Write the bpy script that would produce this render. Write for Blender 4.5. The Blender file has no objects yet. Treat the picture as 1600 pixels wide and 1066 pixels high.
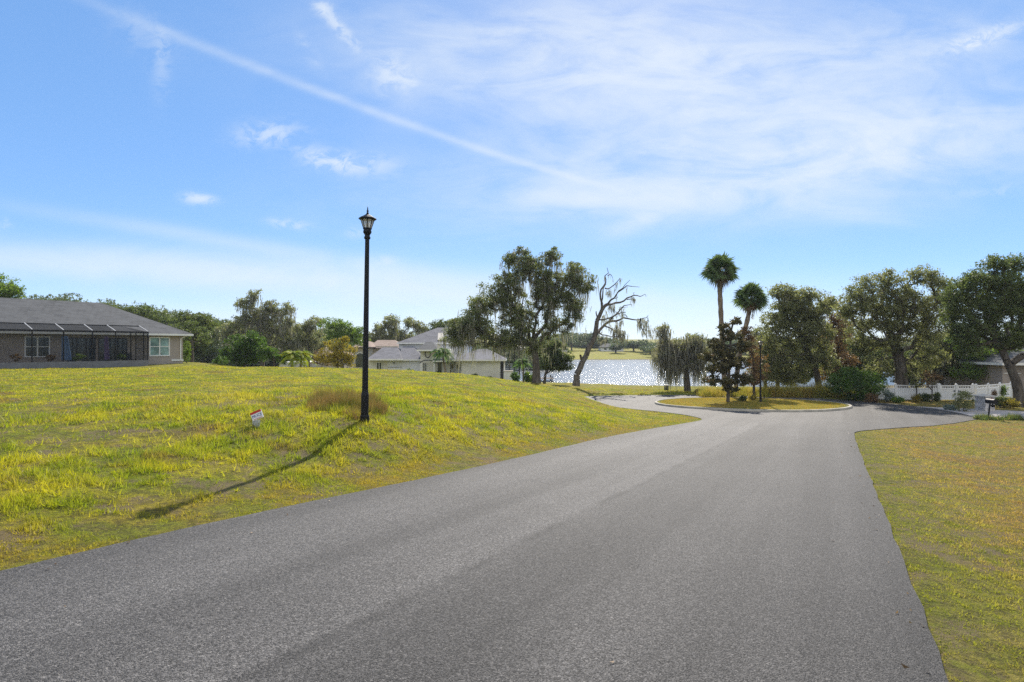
import bpy, math, random
import numpy as np
from mathutils import Vector
from mathutils.geometry import delaunay_2d_cdt

SC = bpy.context.scene
COL = SC.collection
R = math.radians
rng = np.random.default_rng(7)

# ------------------------------------------------------------------ camera
F = 900.0; HZ = 540.0; EYE = 1.8
cd = bpy.data.cameras.new('camera'); cam = bpy.data.objects.new('camera', cd); COL.objects.link(cam)
cd.sensor_width = 36; cd.lens = F/1600*36; cd.clip_end = 6000; cd.clip_start = .05
cam.location = (0, 0, EYE)
cam.rotation_euler = (R(90)+math.atan((HZ-533)/F), 0, 0)
SC.camera = cam

# ------------------------------------------------------------------ sky, sun, exposure
SUN_AZ, SUN_EL = R(12.0), R(40)       # azimuth clockwise from +Y
SC.view_settings.view_transform = 'Standard'; SC.view_settings.look = 'None'
SC.view_settings.exposure = 0.6; SC.view_settings.gamma = 1.0
SC.cycles.use_denoising = False
SC.cycles.max_bounces = 6; SC.cycles.transparent_max_bounces = 16
SC.cycles.diffuse_bounces = 3; SC.cycles.glossy_bounces = 3; SC.cycles.transmission_bounces = 4
SC.cycles.sample_clamp_indirect = 6.0

sl = bpy.data.lights.new('sun', 'SUN'); sl.energy = 4.8; sl.angle = R(.53); sl.color = (1, .92, .80)
so = bpy.data.objects.new('sun', sl); COL.objects.link(so)
sd = Vector((math.sin(SUN_AZ)*math.cos(SUN_EL), math.cos(SUN_AZ)*math.cos(SUN_EL), math.sin(SUN_EL)))
so.rotation_euler = (-sd).to_track_quat('-Z', 'Y').to_euler(); so.location = (0, -5, 60)

HAZE = .00020
SC.cycles.volume_bounces = 0
world = bpy.data.worlds.new("World"); SC.world = world; world.use_nodes = True

class NT:
    """small node-tree helper"""
    def __init__(s, tree): s.t = tree; s.n = tree.nodes; s.l = tree.links
    def new(s, typ, **kw):
        n = s.n.new(typ)
        for k, v in kw.items():
            if hasattr(n, k): setattr(n, k, v)
        return n
    def put(s, sock, v):
        if v is None: return
        if isinstance(v, bpy.types.NodeSocket): s.l.new(v, sock)
        else:
            try: sock.default_value = v
            except Exception: sock.default_value = (v[0], v[1], v[2], 1) if hasattr(v, '__len__') else (v, v, v, 1)
    def math(s, op, a, b=None, c=None, clamp=False):
        n = s.new('ShaderNodeMath', operation=op); n.use_clamp = clamp
        s.put(n.inputs[0], a); s.put(n.inputs[1], b)
        if c is not None: s.put(n.inputs[2], c)
        return n.outputs[0]
    def mix(s, f, a, b, blend='MIX'):
        n = s.new('ShaderNodeMix'); n.data_type = 'RGBA'; n.blend_type = blend
        s.put(n.inputs[0], f)
        for i, v in ((6, a), (7, b)):
            if isinstance(v, bpy.types.NodeSocket): s.l.new(v, n.inputs[i])
            else: n.inputs[i].default_value = (v[0], v[1], v[2], 1)
        return n.outputs[2]
    def noise(s, vec, scale, detail=3, rough=.55, dist=0):
        n = s.new('ShaderNodeTexNoise'); s.put(n.inputs['Vector'], vec)
        n.inputs['Scale'].default_value = scale; n.inputs['Detail'].default_value = detail
        n.inputs['Roughness'].default_value = rough; n.inputs['Distortion'].default_value = dist
        return n.outputs['Fac']
    def ramp(s, f, lo, hi, a=0., b=1.):
        n = s.new('ShaderNodeMapRange'); n.interpolation_type = 'SMOOTHSTEP'
        s.put(n.inputs[0], f); n.inputs[1].default_value = lo; n.inputs[2].default_value = hi
        n.inputs[3].default_value = a; n.inputs[4].default_value = b
        return n.outputs[0]
    def scale(s, vec, v, rot=(0, 0, 0), loc=(0, 0, 0)):
        n = s.new('ShaderNodeMapping'); s.put(n.inputs[0], vec)
        n.inputs['Location'].default_value = loc; n.inputs['Rotation'].default_value = rot; n.inputs['Scale'].default_value = v
        return n.outputs[0]

def build_world():
    w = NT(world.node_tree); w.n.clear()
    sky = w.new('ShaderNodeTexSky'); sky.sky_type = 'NISHITA'; sky.sun_disc = False
    sky.sun_elevation = SUN_EL; sky.sun_rotation = SUN_AZ
    sky.air_density = 0.5; sky.dust_density = 0.05; sky.ozone_density = 5.0; sky.altitude = 0
    tc = w.new('ShaderNodeTexCoord'); v = tc.outputs['Generated']
    sp = w.new('ShaderNodeSeparateXYZ'); w.put(sp.inputs[0], v)
    x, y, z = sp.outputs
    zc = w.math('MAXIMUM', z, .02)
    yc = w.math('MAXIMUM', y, .05)
    # direction on a tangent plane to the north (p, q) and on the cloud layer overhead (u, v)
    p = w.math('DIVIDE', x, yc); q = w.math('DIVIDE', z, yc)
    u = w.math('DIVIDE', x, zc); vv = w.math('DIVIDE', y, zc)
    cu = w.new('ShaderNodeCombineXYZ'); w.put(cu.inputs[0], u); w.put(cu.inputs[1], vv)
    cp = w.new('ShaderNodeCombineXYZ'); w.put(cp.inputs[0], p); w.put(cp.inputs[1], q)
    front = w.ramp(y, .05, .2)
    fine = w.noise(w.scale(cp.outputs[0], (1, 2.2, 1)), 9, 7, .62, .4)
    wisp = w.noise(w.scale(cp.outputs[0], (1.0, 3.2, 1), rot=(0, 0, R(-14))), 4.0, 7, .6, .9)
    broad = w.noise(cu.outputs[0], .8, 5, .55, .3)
    def blob(X, Y, rx, ry, ang=0, soft=1.0):
        px, py = (X-800)/F, (HZ-Y)/F; rx /= F; ry /= F
        dx = w.math('SUBTRACT', p, px); dy = w.math('SUBTRACT', q, py)
        c, s = math.cos(R(ang)), math.sin(R(ang))
        a = w.math('ADD', w.math('MULTIPLY', dx, c/rx), w.math('MULTIPLY', dy, s/rx))
        b = w.math('ADD', w.math('MULTIPLY', dx, -s/ry), w.math('MULTIPLY', dy, c/ry))
        r2 = w.math('ADD', w.math('MULTIPLY', a, a), w.math('MULTIPLY', b, b))
        return w.math('MULTIPLY', w.math('EXPONENT', w.math('MULTIPLY', r2, -1.0)), soft)
    def total(l):
        o = l[0]
        for k in l[1:]: o = w.math('ADD', o, k)
        return o
    # large thin veils of cirrus
    veil = total([blob(930, 90, 330, 90, -3, .95), blob(1330, 235, 300, 62, 9, .85), blob(1080, 270, 420, 75, 4, .6),
                  blob(1200, 130, 380, 130, 0, .45), blob(920, 312, 170, 17, 0, .45), blob(1000, 345, 45, 12, 22, .5),
                  blob(1320, 335, 90, 14, -6, .3), blob(1085, 170, 22, 60, -25, .3), blob(1450, 60, 180, 60, 10, .25)])
    veil = w.math('MULTIPLY', veil, w.ramp(w.math('ADD', w.math('MULTIPLY', wisp, .65), w.math('MULTIPLY', fine, .35)), .32, .68, .25, 1.25))
    # low band over the left horizon
    band = total([blob(170, 412, 430, 26, -3, .75), blob(560, 445, 330, 30, -4, .7), blob(330, 372, 300, 12, -9, .3), blob(950, 470, 500, 40, 0, .35), blob(800, 535, 2500, 55, 0, .9)])
    band = w.math('MULTIPLY', band, w.ramp(wisp, .2, .7, .5, 1.1))
    # small puffs
    puff = total([blob(417, 208, 45, 18, 3, .8), blob(505, 247, 40, 14, -15, .9), blob(560, 256, 55, 15, -3, .75), blob(612, 116, 26, 30, 40, .9),
                  blob(310, 310, 24, 8, -4, 1.1), blob(451, 350, 28, 7, -8, .9), blob(528, 40, 50, 9, -47, .9), blob(505, 10, 14, 10, 0, .7), blob(640, 130, 22, 10, 0, .5),
                  blob(1532, 60, 62, 12, 19, 1.4), blob(600, 407, 18, 7, 0, .5), blob(555, 364, 16, 9, 0, .4), blob(1560, 298, 70, 8, 4, .3),
                  blob(480, 78, 30, 10, -60, .3), blob(4, 350, 12, 8, 0, .5), blob(250, 100, 14, 50, 0, .25), blob(225, 50, 60, 30, -30, .2)])
    pn = w.noise(w.scale(cp.outputs[0], (1, 1.6, 1)), 26, 6, .65, .6)
    puff = w.math('MULTIPLY', puff, w.ramp(pn, .38, .62, .05, .85))
    # contrail: a gently curved line on the cloud layer
    ln = w.math('ADD', w.math('ADD', w.math('MULTIPLY', u, .978), 3.084), w.math('MULTIPLY', w.math('MULTIPLY', u, u), -.1415))
    dw = w.math('SUBTRACT', vv, ln)
    wd = w.ramp(u, -1.3, .5, .06, .06)
    tr = w.math('DIVIDE', dw, wd)
    tr = w.math('EXPONENT', w.math('MULTIPLY', w.math('MULTIPLY', tr, tr), -1.0))
    tr = w.math('MULTIPLY', tr, w.math('MULTIPLY', w.ramp(u, -1.35, -.8, .08, .36), w.ramp(u, .45, .85, 1, 0)))
    tr = w.math('MULTIPLY', tr, w.ramp(fine, .25, .65, .6, 1.1))
    m = total([veil, band, puff, tr])
    m = w.math('MULTIPLY', m, front)
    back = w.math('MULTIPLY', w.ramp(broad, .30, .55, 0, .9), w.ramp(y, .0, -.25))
    m = w.math('SUBTRACT', 1.0, w.math('EXPONENT', w.math('MULTIPLY', m, -1.15)))
    ga = w.new('ShaderNodeGamma'); w.put(ga.inputs[0], sky.outputs[0]); ga.inputs[1].default_value = SKY_GAMMA
    hs = w.new('ShaderNodeHueSaturation'); w.put(hs.inputs['Color'], ga.outputs[0])
    hs.inputs['Saturation'].default_value = SKY_SAT; hs.inputs['Value'].default_value = SKY_VAL; hs.inputs['Hue'].default_value = SKY_HUE
    c = w.mix(m, hs.outputs[0], CLOUD_COL)
    c = w.mix(w.math('MULTIPLY', back, w.ramp(z, .0, .12)), c, BACK_FILL)
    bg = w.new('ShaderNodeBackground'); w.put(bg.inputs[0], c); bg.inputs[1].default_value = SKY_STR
    out = w.new('ShaderNodeOutputWorld'); w.put(out.inputs[0], bg.outputs[0])
SKY_GAMMA, SKY_SAT, SKY_VAL, SKY_HUE, SKY_STR = .40, 1.72, 2.98, .507, .12
CLOUD_COL = (4.7, 5.1, 5.5)
BACK_FILL = (6.8, 6.7, 6.5)      # unseen bright clouds added behind the camera to lift the shaded sides
build_world()

# ------------------------------------------------------------------ object helpers
def tag(o, label=None, cat=None, group=None, kind=None):
    if label: o['label'] = label
    if cat: o['category'] = cat
    if group: o['group'] = group
    if kind: o['kind'] = kind
    return o
def thing(name, loc, label, cat, group=None, rz=0):
    o = bpy.data.objects.new(name, None); COL.objects.link(o)
    o.location = loc; o.rotation_euler = (0, 0, rz); o.empty_display_size = .2
    return tag(o, label, cat, group)
def link(name, me, mat, parent=None, loc=None):
    o = bpy.data.objects.new(name, me); COL.objects.link(o)
    if mat is not None and len(me.materials) == 0:
        for m in (mat if isinstance(mat, (list, tuple)) else [mat]): me.materials.append(m)
    if parent: o.parent = parent
    if loc is not None: o.location = loc
    return o
def npmesh(name, V, Fc, tint=None, smooth=False):
    """V (n,3); Fc (m,k) uniform faces; tint per-vertex float attribute"""
    V = np.asarray(V, np.float32); Fc = np.asarray(Fc, np.int32)
    me = bpy.data.meshes.new(name)
    me.vertices.add(len(V)); me.vertices.foreach_set('co', V.ravel())
    k = Fc.shape[1]
    me.loops.add(Fc.size); me.loops.foreach_set('vertex_index', Fc.ravel())
    me.polygons.add(len(Fc)); me.polygons.foreach_set('loop_start', np.arange(0, Fc.size, k, dtype=np.int32))
    if smooth: me.polygons.foreach_set('use_smooth', np.ones(len(Fc), bool))
    if tint is not None:
        a = me.attributes.new('tint', 'FLOAT', 'POINT'); a.data.foreach_set('value', np.asarray(tint, np.float32))
    me.update(calc_edges=True)
    return me

class MB:
    """collects boxes, prisms, tubes, lathes; builds them as one mesh"""
    def __init__(s): s.v = []; s.f = []
    def add(s, vs, fs):
        b = len(s.v); s.v += [tuple(map(float, v)) for v in vs]; s.f += [tuple(b+i for i in f) for f in fs]
        return s
    def box(s, x0, x1, y0, y1, z0, z1):
        return s.add([(x0,y0,z0),(x1,y0,z0),(x1,y1,z0),(x0,y1,z0),(x0,y0,z1),(x1,y0,z1),(x1,y1,z1),(x0,y1,z1)],
                     [(0,3,2,1),(4,5,6,7),(0,1,5,4),(1,2,6,5),(2,3,7,6),(3,0,4,7)])
    def bar(s, a, b, w, h=None, n=4):
        """bar of section w (tube with n sides) from a to b"""
        a, b = Vector(a), Vector(b); d = (b-a).normalized()
        up = Vector((0,0,1)) if abs(d.z) < .95 else Vector((1,0,0))
        sx = d.cross(up).normalized(); sy = sx.cross(d).normalized(); h = w if h is None else h
        vs = []
        for P in (a, b):
            for i in range(n):
                t = 2*math.pi*(i+.5)/n; k = 1/math.cos(math.pi/n) if n == 4 else 1
                vs.append(P + sx*math.cos(t)*w/2*k + sy*math.sin(t)*h/2*k)
        fs = [(i, (i+1) % n, n+(i+1) % n, n+i) for i in range(n)] + [tuple(range(n-1, -1, -1)), tuple(range(n, 2*n))]
        return s.add(vs, fs)
    def lathe(s, prof, n=16, c=(0,0,0), ph=0):
        vs = []; fs = []
        for r, z in prof:
            for i in range(n):
                t = 2*math.pi*(i+ph)/n; vs.append((c[0]+r*math.cos(t), c[1]+r*math.sin(t), c[2]+z))
        for k in range(len(prof)-1):
            for i in range(n):
                j = (i+1) % n; fs.append((k*n+i, k*n+j, (k+1)*n+j, (k+1)*n+i))
        fs += [tuple(range(n-1, -1, -1)), tuple((len(prof)-1)*n+i for i in range(n))]
        return s.add(vs, fs)
    def mesh(s, name, bevel=0, smooth=False):
        me = bpy.data.meshes.new(name); me.from_pydata(s.v, [], s.f); me.update()
        if smooth:
            for p in me.polygons: p.use_smooth = True
        return me
    def build(s, name, mat, parent=None, loc=None, bevel=0, smooth=False):
        o = link(name, s.mesh(name, smooth=smooth), mat, parent, loc)
        if bevel:
            b = o.modifiers.new('bevel', 'BEVEL'); b.width = bevel; b.segments = 2; b.limit_method = 'ANGLE'
        return o

def W(X, Y, d): return np.array([(X-800)/F*d, d, EYE-(Y-HZ)/F*d])

# ------------------------------------------------------------------ terrain functions
def sstep(t): t = np.clip(t, 0, 1); return t*t*(3-2*t)
def vhash(ix, iy, s=0):
    n = (ix*374761393 + iy*668265263 + s*1274126177) & 0x7fffffff
    n = ((n ^ (n >> 13))*1274126177) & 0x7fffffff
    return ((n ^ (n >> 16)) & 0xffff)/65535.0
def vnoise(x, y, s=0):
    x = np.asarray(x, float); y = np.asarray(y, float)
    ix = np.floor(x).astype(np.int64); iy = np.floor(y).astype(np.int64); fx = sstep(x-ix); fy = sstep(y-iy)
    a = vhash(ix, iy, s); b = vhash(ix+1, iy, s); c = vhash(ix, iy+1, s); d = vhash(ix+1, iy+1, s)
    return (a*(1-fx)+b*fx)*(1-fy) + (c*(1-fx)+d*fx)*fy
def fbm(x, y, o=4, s=0):
    t = 0; a = .5; n = 0
    for k in range(o): t = t + a*vnoise(x*2**k, y*2**k, s+k); n += a; a *= .5
    return t/n

def hroad(x, y):
    """the street falls away along its length, then nearly levels in the turning circle"""
    P = -.0307*x - .0548*y
    C = -2.5 - .014*(y-38)
    k = .12; m = np.clip(.5+.5*(C-P)/k/2, 0, 1)
    return P*(1-m) + C*m + k*m*(1-m)
def on_road(X, Y):
    """where the view ray through a photo point meets the road surface"""
    d = 5.0
    lo, hi = 1.0, 120.0
    f = lambda d: (EYE-(Y-HZ)/F*d) - float(hroad((X-800)/F*d, d))
    ds = np.linspace(lo, hi, 2400); v = EYE-(Y-HZ)/F*ds - hroad((X-800)/F*ds, ds)
    i = int(np.argmax(v < 0)); lo, hi = ds[max(i-1, 0)], ds[i]
    for _ in range(40):
        m = (lo+hi)/2
        if f(m) > 0: lo = m
        else: hi = m
    return np.array([(X-800)/F*lo, lo])
def RL(u, s):  # road coordinates (lateral, along) -> x, y
    return np.array([.872*u+.489*s, -.489*u+.872*s])

# road outline, clockwise
left = [RL(-6.2, -14), RL(-6.2, -4)] + [on_road(*p) for p in ((0,892),(150,857),(300,823),(450,790),(600,760),(785,721),(935,685),(1010,671),(1065,662),(1098,656.5))]
lobe = [on_road(*p) for p in ((1094,653),(1070,648),(1030,643),(985,639),(950,634),(925,629),(905,625),(900,621.5),(915,619.3),(950,618.2),(1000,617.6),(1060,617),(1120,617),(1180,618),(1240,620.5),(1300,623.5),(1350,627),(1397,631),(1459,638),(1500,645.5),(1530,654))]
right = [on_road(*p) for p in ((1500,659.5),(1475,663),(1420,667),(1360,671.5),(1340,673.5),(1332,677),(1351,727),(1380,797),(1404,859),(1431,932),(1455,998),(1480,1066))] + [RL(.68, -2), RL(.7, -14)]
def densify(P, step=.6, wob=.02, closed=True):
    out = []; n = len(P)
    for i in range(n if closed else n-1):
        a, b = P[i], P[(i+1) % n]; k = max(1, int(np.linalg.norm(b-a)/step))
        for j in range(k): out.append(a+(b-a)*j/k)
    out = np.array(out)
    out[:, 0] += (fbm(out[:, 0]*1.7, out[:, 1]*1.7, 3, 5)-.5)*wob*4; out[:, 1] += (fbm(out[:, 0]*1.7+50, out[:, 1]*1.7, 3, 9)-.5)*wob*4
    return out
def chaikin(P, n=2):
    for _ in range(n):
        Q = [P[0]]
        for a, b in zip(P[:-1], P[1:]): Q += [a*.75+b*.25, a*.25+b*.75]
        Q.append(P[-1]); P = Q
    return P
road_poly = densify(chaikin(left+lobe, 2)+chaikin(right, 1), .35, .015)

def poly_sd(px, py, poly):
    """signed distance to polygon (negative inside)"""
    px = np.asarray(px, float).ravel(); py = np.asarray(py, float).ravel()
    d2 = np.full(px.shape, 1e18); ins = np.zeros(px.shape, bool)
    A = poly; B = np.roll(poly, -1, 0)
    for a, b in zip(A, B):
        e = b-a; wx = px-a[0]; wy = py-a[1]
        t = np.clip((wx*e[0]+wy*e[1])/(e @ e + 1e-12), 0, 1)
        d2 = np.minimum(d2, (wx-e[0]*t)**2 + (wy-e[1]*t)**2)
        c = ((a[1] <= py) != (b[1] <= py))
        if a[1] != b[1]:
            xi = a[0] + (py-a[1])/(b[1]-a[1])*e[0]
            ins ^= c & (px < xi)
    d = np.sqrt(d2); return np.where(ins, -d, d)

LAKE = -3.3
lake_poly = chaikin([np.array(p, float) for p in ((-12,96),(-4,84),(5,78.5),(12,75),(24,71.5),(36,70),(48,74),(70,80),(120,78),(260,60),(420,120),(380,230),(240,215),(120,208),(60,206),(20,204),(-15,200),(-40,185),(-36,140),(-22,112),(-12,96))], 2)
lake_poly = densify(lake_poly[:-1], 6, .5)
pond_poly = np.array([(-72,88),(-60,84),(-47,90),(-40,120),(-55,150),(-84,160),(-100,130),(-90,100)], float)

def _ctrl():
    P = [(-3.2,12.55,.24)]
    def a(X, Y, d): P.append(tuple(W(X, Y, d)))
    for t in ((0,750,7.3),(0,690,9.6),(0,650,11.9),(0,615,16.8),(0,590,27),(0,576,42),(150,600,21),(150,580,36),(150,573,49),(300,640,13.2),(300,700,10.1),(300,615,16.8),(300,590,27),
              (300,570.5,50),(450,615,17),(450,640,13.5),(450,700,10.7),(450,590,27),(450,575,43),(560,578,41.4),(560,610,19.3),(560,590,29),(640,582,41),(640,640,15.5),
              (700,586,41),(700,600,28),(700,620,20.5),(700,650,16.2),(700,690,13.0),(780,592,40.5),(780,610,27),(780,640,18.8),(850,660,18.6),(850,625,25.5),(850,606,38),(900,630,29),(900,617,38.6),(950,650,25.8),(950,634,35)): a(*t)
    P += [(-30,46,.03),(-45,50,.1),(-32,60,0),(-60,40,.35),(-70,60,.4),(-45,72,-.6),(-20,56,-1.2),(-10,50,-1.2),(-4,47,-1.7),(2.4,58,-1.95),(-10,62,-2.4),(-22,75,-2.8),(-10,85,-2.95),(-30,95,-2.9),
          (-45,90,-2.4),(-60,110,-2.6),(-100,90,-1),(-150,200,5.5),(-110,200,3.5),(-80,200,1),(-50,200,-1),(-150,120,1),(-200,300,9),(-60,300,2),(-30,10,.7),(-20,5,.6),(-12,0,.5),(-30,-20,1),(-60,0,1),(-15,-20,.9),
          (6,52,-2.62),(10,52,-2.68),(16,53,-2.72),(2,53,-2.35),(5,60,-2.6),(6.7,60,-2.65),(18,60,-2.75),(8,70,-2.9),(25,56,-2.75),(16,66,-3.0),(30,62,-2.9),(40,56,-2.7),(50,66,-3.0),(28,42,-2.55),(33,38,-2.5),(45,40,-2.6),(60,45,-2.5),(90,50,-2.4),
          (10,5,-.55),(20,10,-1.15),(20,18,-1.6),(26,25,-2.1),(30,30,-2.4),(35,34,-2.5),(40,20,-2),(60,20,-2.4),(20,-10,-.1),(5,-10,.4),(60,-10,-1.5),
          (60,230,-2.6),(60,260,-1.0),(20,260,-.8),(100,260,-1),(0,300,1),(100,300,1),(200,250,-1),(300,300,2),(500,300,3),(-300,100,4),(-300,-50,3),(300,0,-3),(300,-100,-2),(0,-150,2),(0,600,6),(400,600,8),(-400,600,14)]
    return np.array(P, float)
CT = _ctrl()
def tps_k(r2): return .5*r2*np.log(r2+1e-9)
def _fit():
    n = len(CT); D = ((CT[:, None, :2]-CT[None, :, :2])**2).sum(-1)
    K = tps_k(D) + np.eye(n)*.6; Pm = np.c_[np.ones(n), CT[:, :2]]
    A = np.block([[K, Pm], [Pm.T, np.zeros((3, 3))]])
    return np.linalg.solve(A, np.r_[CT[:, 2], 0, 0, 0])
TW = _fit()
def tps(x, y):
    o = TW[-3] + TW[-2]*x + TW[-1]*y
    for (cx, cy, _), wgt in zip(CT, TW): o = o + wgt*tps_k((x-cx)**2+(y-cy)**2)
    return o
def H(x, y, rough=True, with_sd=False):
    x = np.atleast_1d(np.asarray(x, float)); y = np.atleast_1d(np.asarray(y, float))
    out = np.empty(x.shape); SD = np.empty(x.shape)
    C = 60000
    for i in range(0, len(x), C):
        X, Y = x[i:i+C], y[i:i+C]
        far = (np.abs(X) < 60) & (Y < 70) & (Y > -30)
        sdr = np.full(X.shape, 50.)
        if far.any(): sdr[far] = poly_sd(X[far], Y[far], road_poly)
        t = tps(X, Y)
        t = np.clip(t, -3.1, 30)
        r = hroad(X, Y)
        wd = np.where(X < .56*Y, 2.6, 5.0); wd = np.where(Y > 44, 6.0, wd)
        h = r + (t-r)*sstep(sdr/wd)
        if rough:
            am = .15*sstep((sdr-.3)/3) * (1-sstep((X-.6-.56*Y)/1.5)*.8)
            h = h + am*(fbm(X*.8, Y*.8, 4, 3)-.5) + .03*sstep(sdr/.8)*(fbm(X*4, Y*4, 2, 13)-.5)
        h = h - .02 - .03*sstep(-sdr/.15)
        lk = poly_sd(X, Y, lake_poly) if (Y > 55).any() else np.full(X.shape, 99.)
        w = sstep((3.0-lk)/6.0); h = h*(1-w) + (-4.2)*w
        pk = poly_sd(X, Y, pond_poly) if ((Y > 70) & (X < -30)).any() else np.full(X.shape, 99.)
        w = sstep((2.0-pk)/5.0); h = h*(1-w) + (-4.2)*w
        out[i:i+C] = h; SD[i:i+C] = sdr
    return (out, SD) if with_sd else out
def H1(x, y): return float(H([x], [y])[0])
def G(X, Y, lo=2.0, hi=110.0):
    """where the view ray through a photo point meets the ground"""
    ds = np.geomspace(lo, hi, 400); v = EYE-(Y-HZ)/F*ds - H((X-800)/F*ds, ds, rough=False)
    i = int(np.argmax(v < 0)) if (v < 0).any() else len(ds)-1
    d = ds[i]; return np.array([(X-800)/F*d, d, H1((X-800)/F*d, d)])

# ------------------------------------------------------------------ materials
def new_mat(name):
    m = bpy.data.materials.new(name); m.use_nodes = True; t = NT(m.node_tree); t.n.clear()
    out = t.new('ShaderNodeOutputMaterial'); return m, t, out
def pbsdf(t, out, col, rough=.6, spec=.5, metal=0, normal=None):
    b = t.new('ShaderNodeBsdfPrincipled'); t.put(b.inputs['Base Color'], col if isinstance(col, bpy.types.NodeSocket) else (*col[:3], 1))
    t.put(b.inputs['Roughness'], rough); b.inputs['Specular IOR Level'].default_value = spec; b.inputs['Metallic'].default_value = metal
    if normal is not None: t.put(b.inputs['Normal'], normal)
    t.put(out.inputs[0], b.outputs[0]); return b
def bump(t, h, strength=.3, dist=.02):
    b = t.new('ShaderNodeBump'); b.inputs['Strength'].default_value = strength; b.inputs['Distance'].default_value = dist
    t.put(b.inputs['Height'], h); return b.outputs[0]
def simple(name, col, rough=.6, spec=.4, metal=0, var=.12, scale=3.0, bmp=0.0, bscale=40):
    m, t, out = new_mat(name)
    tc = t.new('ShaderNodeTexCoord').outputs['Object']
    n = t.noise(tc, scale, 5, .6)
    c = t.mix(t.ramp(n, .3, .7), tuple(c*(1-var) for c in col), tuple(min(1, c*(1+var)) for c in col))
    nm = bump(t, t.noise(tc, bscale, 3), bmp, .01) if bmp else None
    pbsdf(t, out, c, rough, spec, metal, nm); return m
def leafmat(name, dark, light, trans=.45, third=None, spec=.25, rough=.5):
    """tint attribute 0..1 picks between leaf colours; thin leaves let light through"""
    m, t, out = new_mat(name)
    a = t.new('ShaderNodeAttribute'); a.attribute_name = 'tint'; f = a.outputs['Fac']
    c = t.mix(t.ramp(f, .0, .85), dark, light)
    if third: c = t.mix(t.ramp(f, .86, .97), c, third)
    b = pbsdf(t, out, c, rough, spec)
    tr = t.new('ShaderNodeBsdfTranslucent')
    t.put(tr.inputs[0], t.mix(.5, c, tuple(min(1, k*1.6) for k in (light[0]*1.1, light[1]*1.15, light[2]*.6))))
    mx = t.new('ShaderNodeMixShader'); mx.inputs[0].default_value = trans
    t.put(mx.inputs[1], b.outputs[0]); t.put(mx.inputs[2], tr.outputs[0]); t.put(out.inputs[0], mx.outputs[0])
    return m

def grass_color(t, pos, blades=False):
    big = t.noise(pos, .16, 4, .6); mid = t.noise(pos, .9, 4, .6); fin = t.noise(pos, 5, 4, .6)
    green = (.25, .295, .022); yellow = (.48, .43, .030); straw = (.44, .33, .09)
    sep = t.new('ShaderNodeSeparateXYZ'); t.put(sep.inputs[0], pos)
    c = t.mix(t.ramp(mid, .40, .62), green, yellow)
    c = t.mix(t.math('MULTIPLY', t.ramp(big, .50, .68), .55), c, straw)
    c = t.mix(t.math('MULTIPLY', t.ramp(fin, .50, .72), .5), c, straw)
    # right-hand verge: finer, drier, greener beside the street
    u = t.math('SUBTRACT', t.math('MULTIPLY', sep.outputs[0], .872), t.math('MULTIPLY', sep.outputs[1], .489))
    cr = t.mix(t.ramp(t.noise(pos, 4.5, 6, .72), .38, .60), (.26, .265, .04), (.44, .325, .11))
    pb = t.noise(t.scale(pos, (1, 1, 1), loc=(5, 2, 0)), .42, 5, .68)
    cr = t.mix(t.math('MULTIPLY', t.math('MULTIPLY', t.ramp(pb, .42, .60), t.ramp(u, 1.2, 3.0, .25, 1)), .8), cr, (.40, .235, .08))
    cr = t.mix(t.math('MULTIPLY', t.ramp(t.noise(t.scale(pos, (1, 1, 1), loc=(15, 12, 0)), .6, 5, .65), .50, .62), .5), cr, (.29, .29, .04))
    cr = t.mix(t.math('MULTIPLY', t.ramp(u, 1.8, .7), .5), cr, (.20, .24, .028))
    c = t.mix(t.ramp(u, .0, .5), c, cr)
    # strip of dry growth next to the street on the left
    ls = t.math('MULTIPLY', t.ramp(u, -8.4, -6.6), t.ramp(u, -5.6, -6.2))
    u2 = t.ramp(u, -7.5, -9.0)
    c = t.mix(t.math('MULTIPLY', t.math('MULTIPLY', t.ramp(t.noise(t.scale(pos, (1, 1.5, 1), loc=(3, 1, 0)), .55, 5, .65), .52, .64), u2), .6), c, (.27, .155, .06))
    c = t.mix(t.math('MULTIPLY', t.ramp(t.noise(t.scale(pos, (1, 1, 1), loc=(13, 7, 0)), 1.7, 5, .65), .55, .68), .55), c, (.085, .125, .012))
    c = t.mix(t.math('MULTIPLY', ls, t.ramp(mid, .35, .6, .15, .7)), c, (.34, .22, .05))
    return c

def ground_mat():
    m, t, out = new_mat('lawn_ground')
    geo = t.new('ShaderNodeNewGeometry'); pos = geo.outputs['Position']
    c = grass_color(t, pos)
    dirt = t.ramp(t.noise(pos, 1.3, 6, .68), .50, .62)
    tuft = t.noise(pos, 26, 5, .7)
    c = t.mix(t.ramp(tuft, .35, .65, .1, .6), c, (.055, .055, .018)); c = t.mix(t.ramp(t.noise(pos, 6.5, 4, .7), .42, .60, 0, .55), c, (.07, .058, .03))
    sep = t.new('ShaderNodeSeparateXYZ'); t.put(sep.inputs[0], pos)
    near = t.ramp(sep.outputs[1], 26, 16)
    c = t.mix(t.math('MULTIPLY', t.math('MULTIPLY', dirt, near), .75), c, (.20, .15, .10))
    # shore mud
    c = t.mix(t.ramp(sep.outputs[2], -3.05, -3.28), c, (.10, .085, .05))
    nm = bump(t, t.math('ADD', tuft, t.noise(pos, 90, 3, .6)), .9, .06)
    pbsdf(t, out, c, .9, .1, 0, nm); return m

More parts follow.
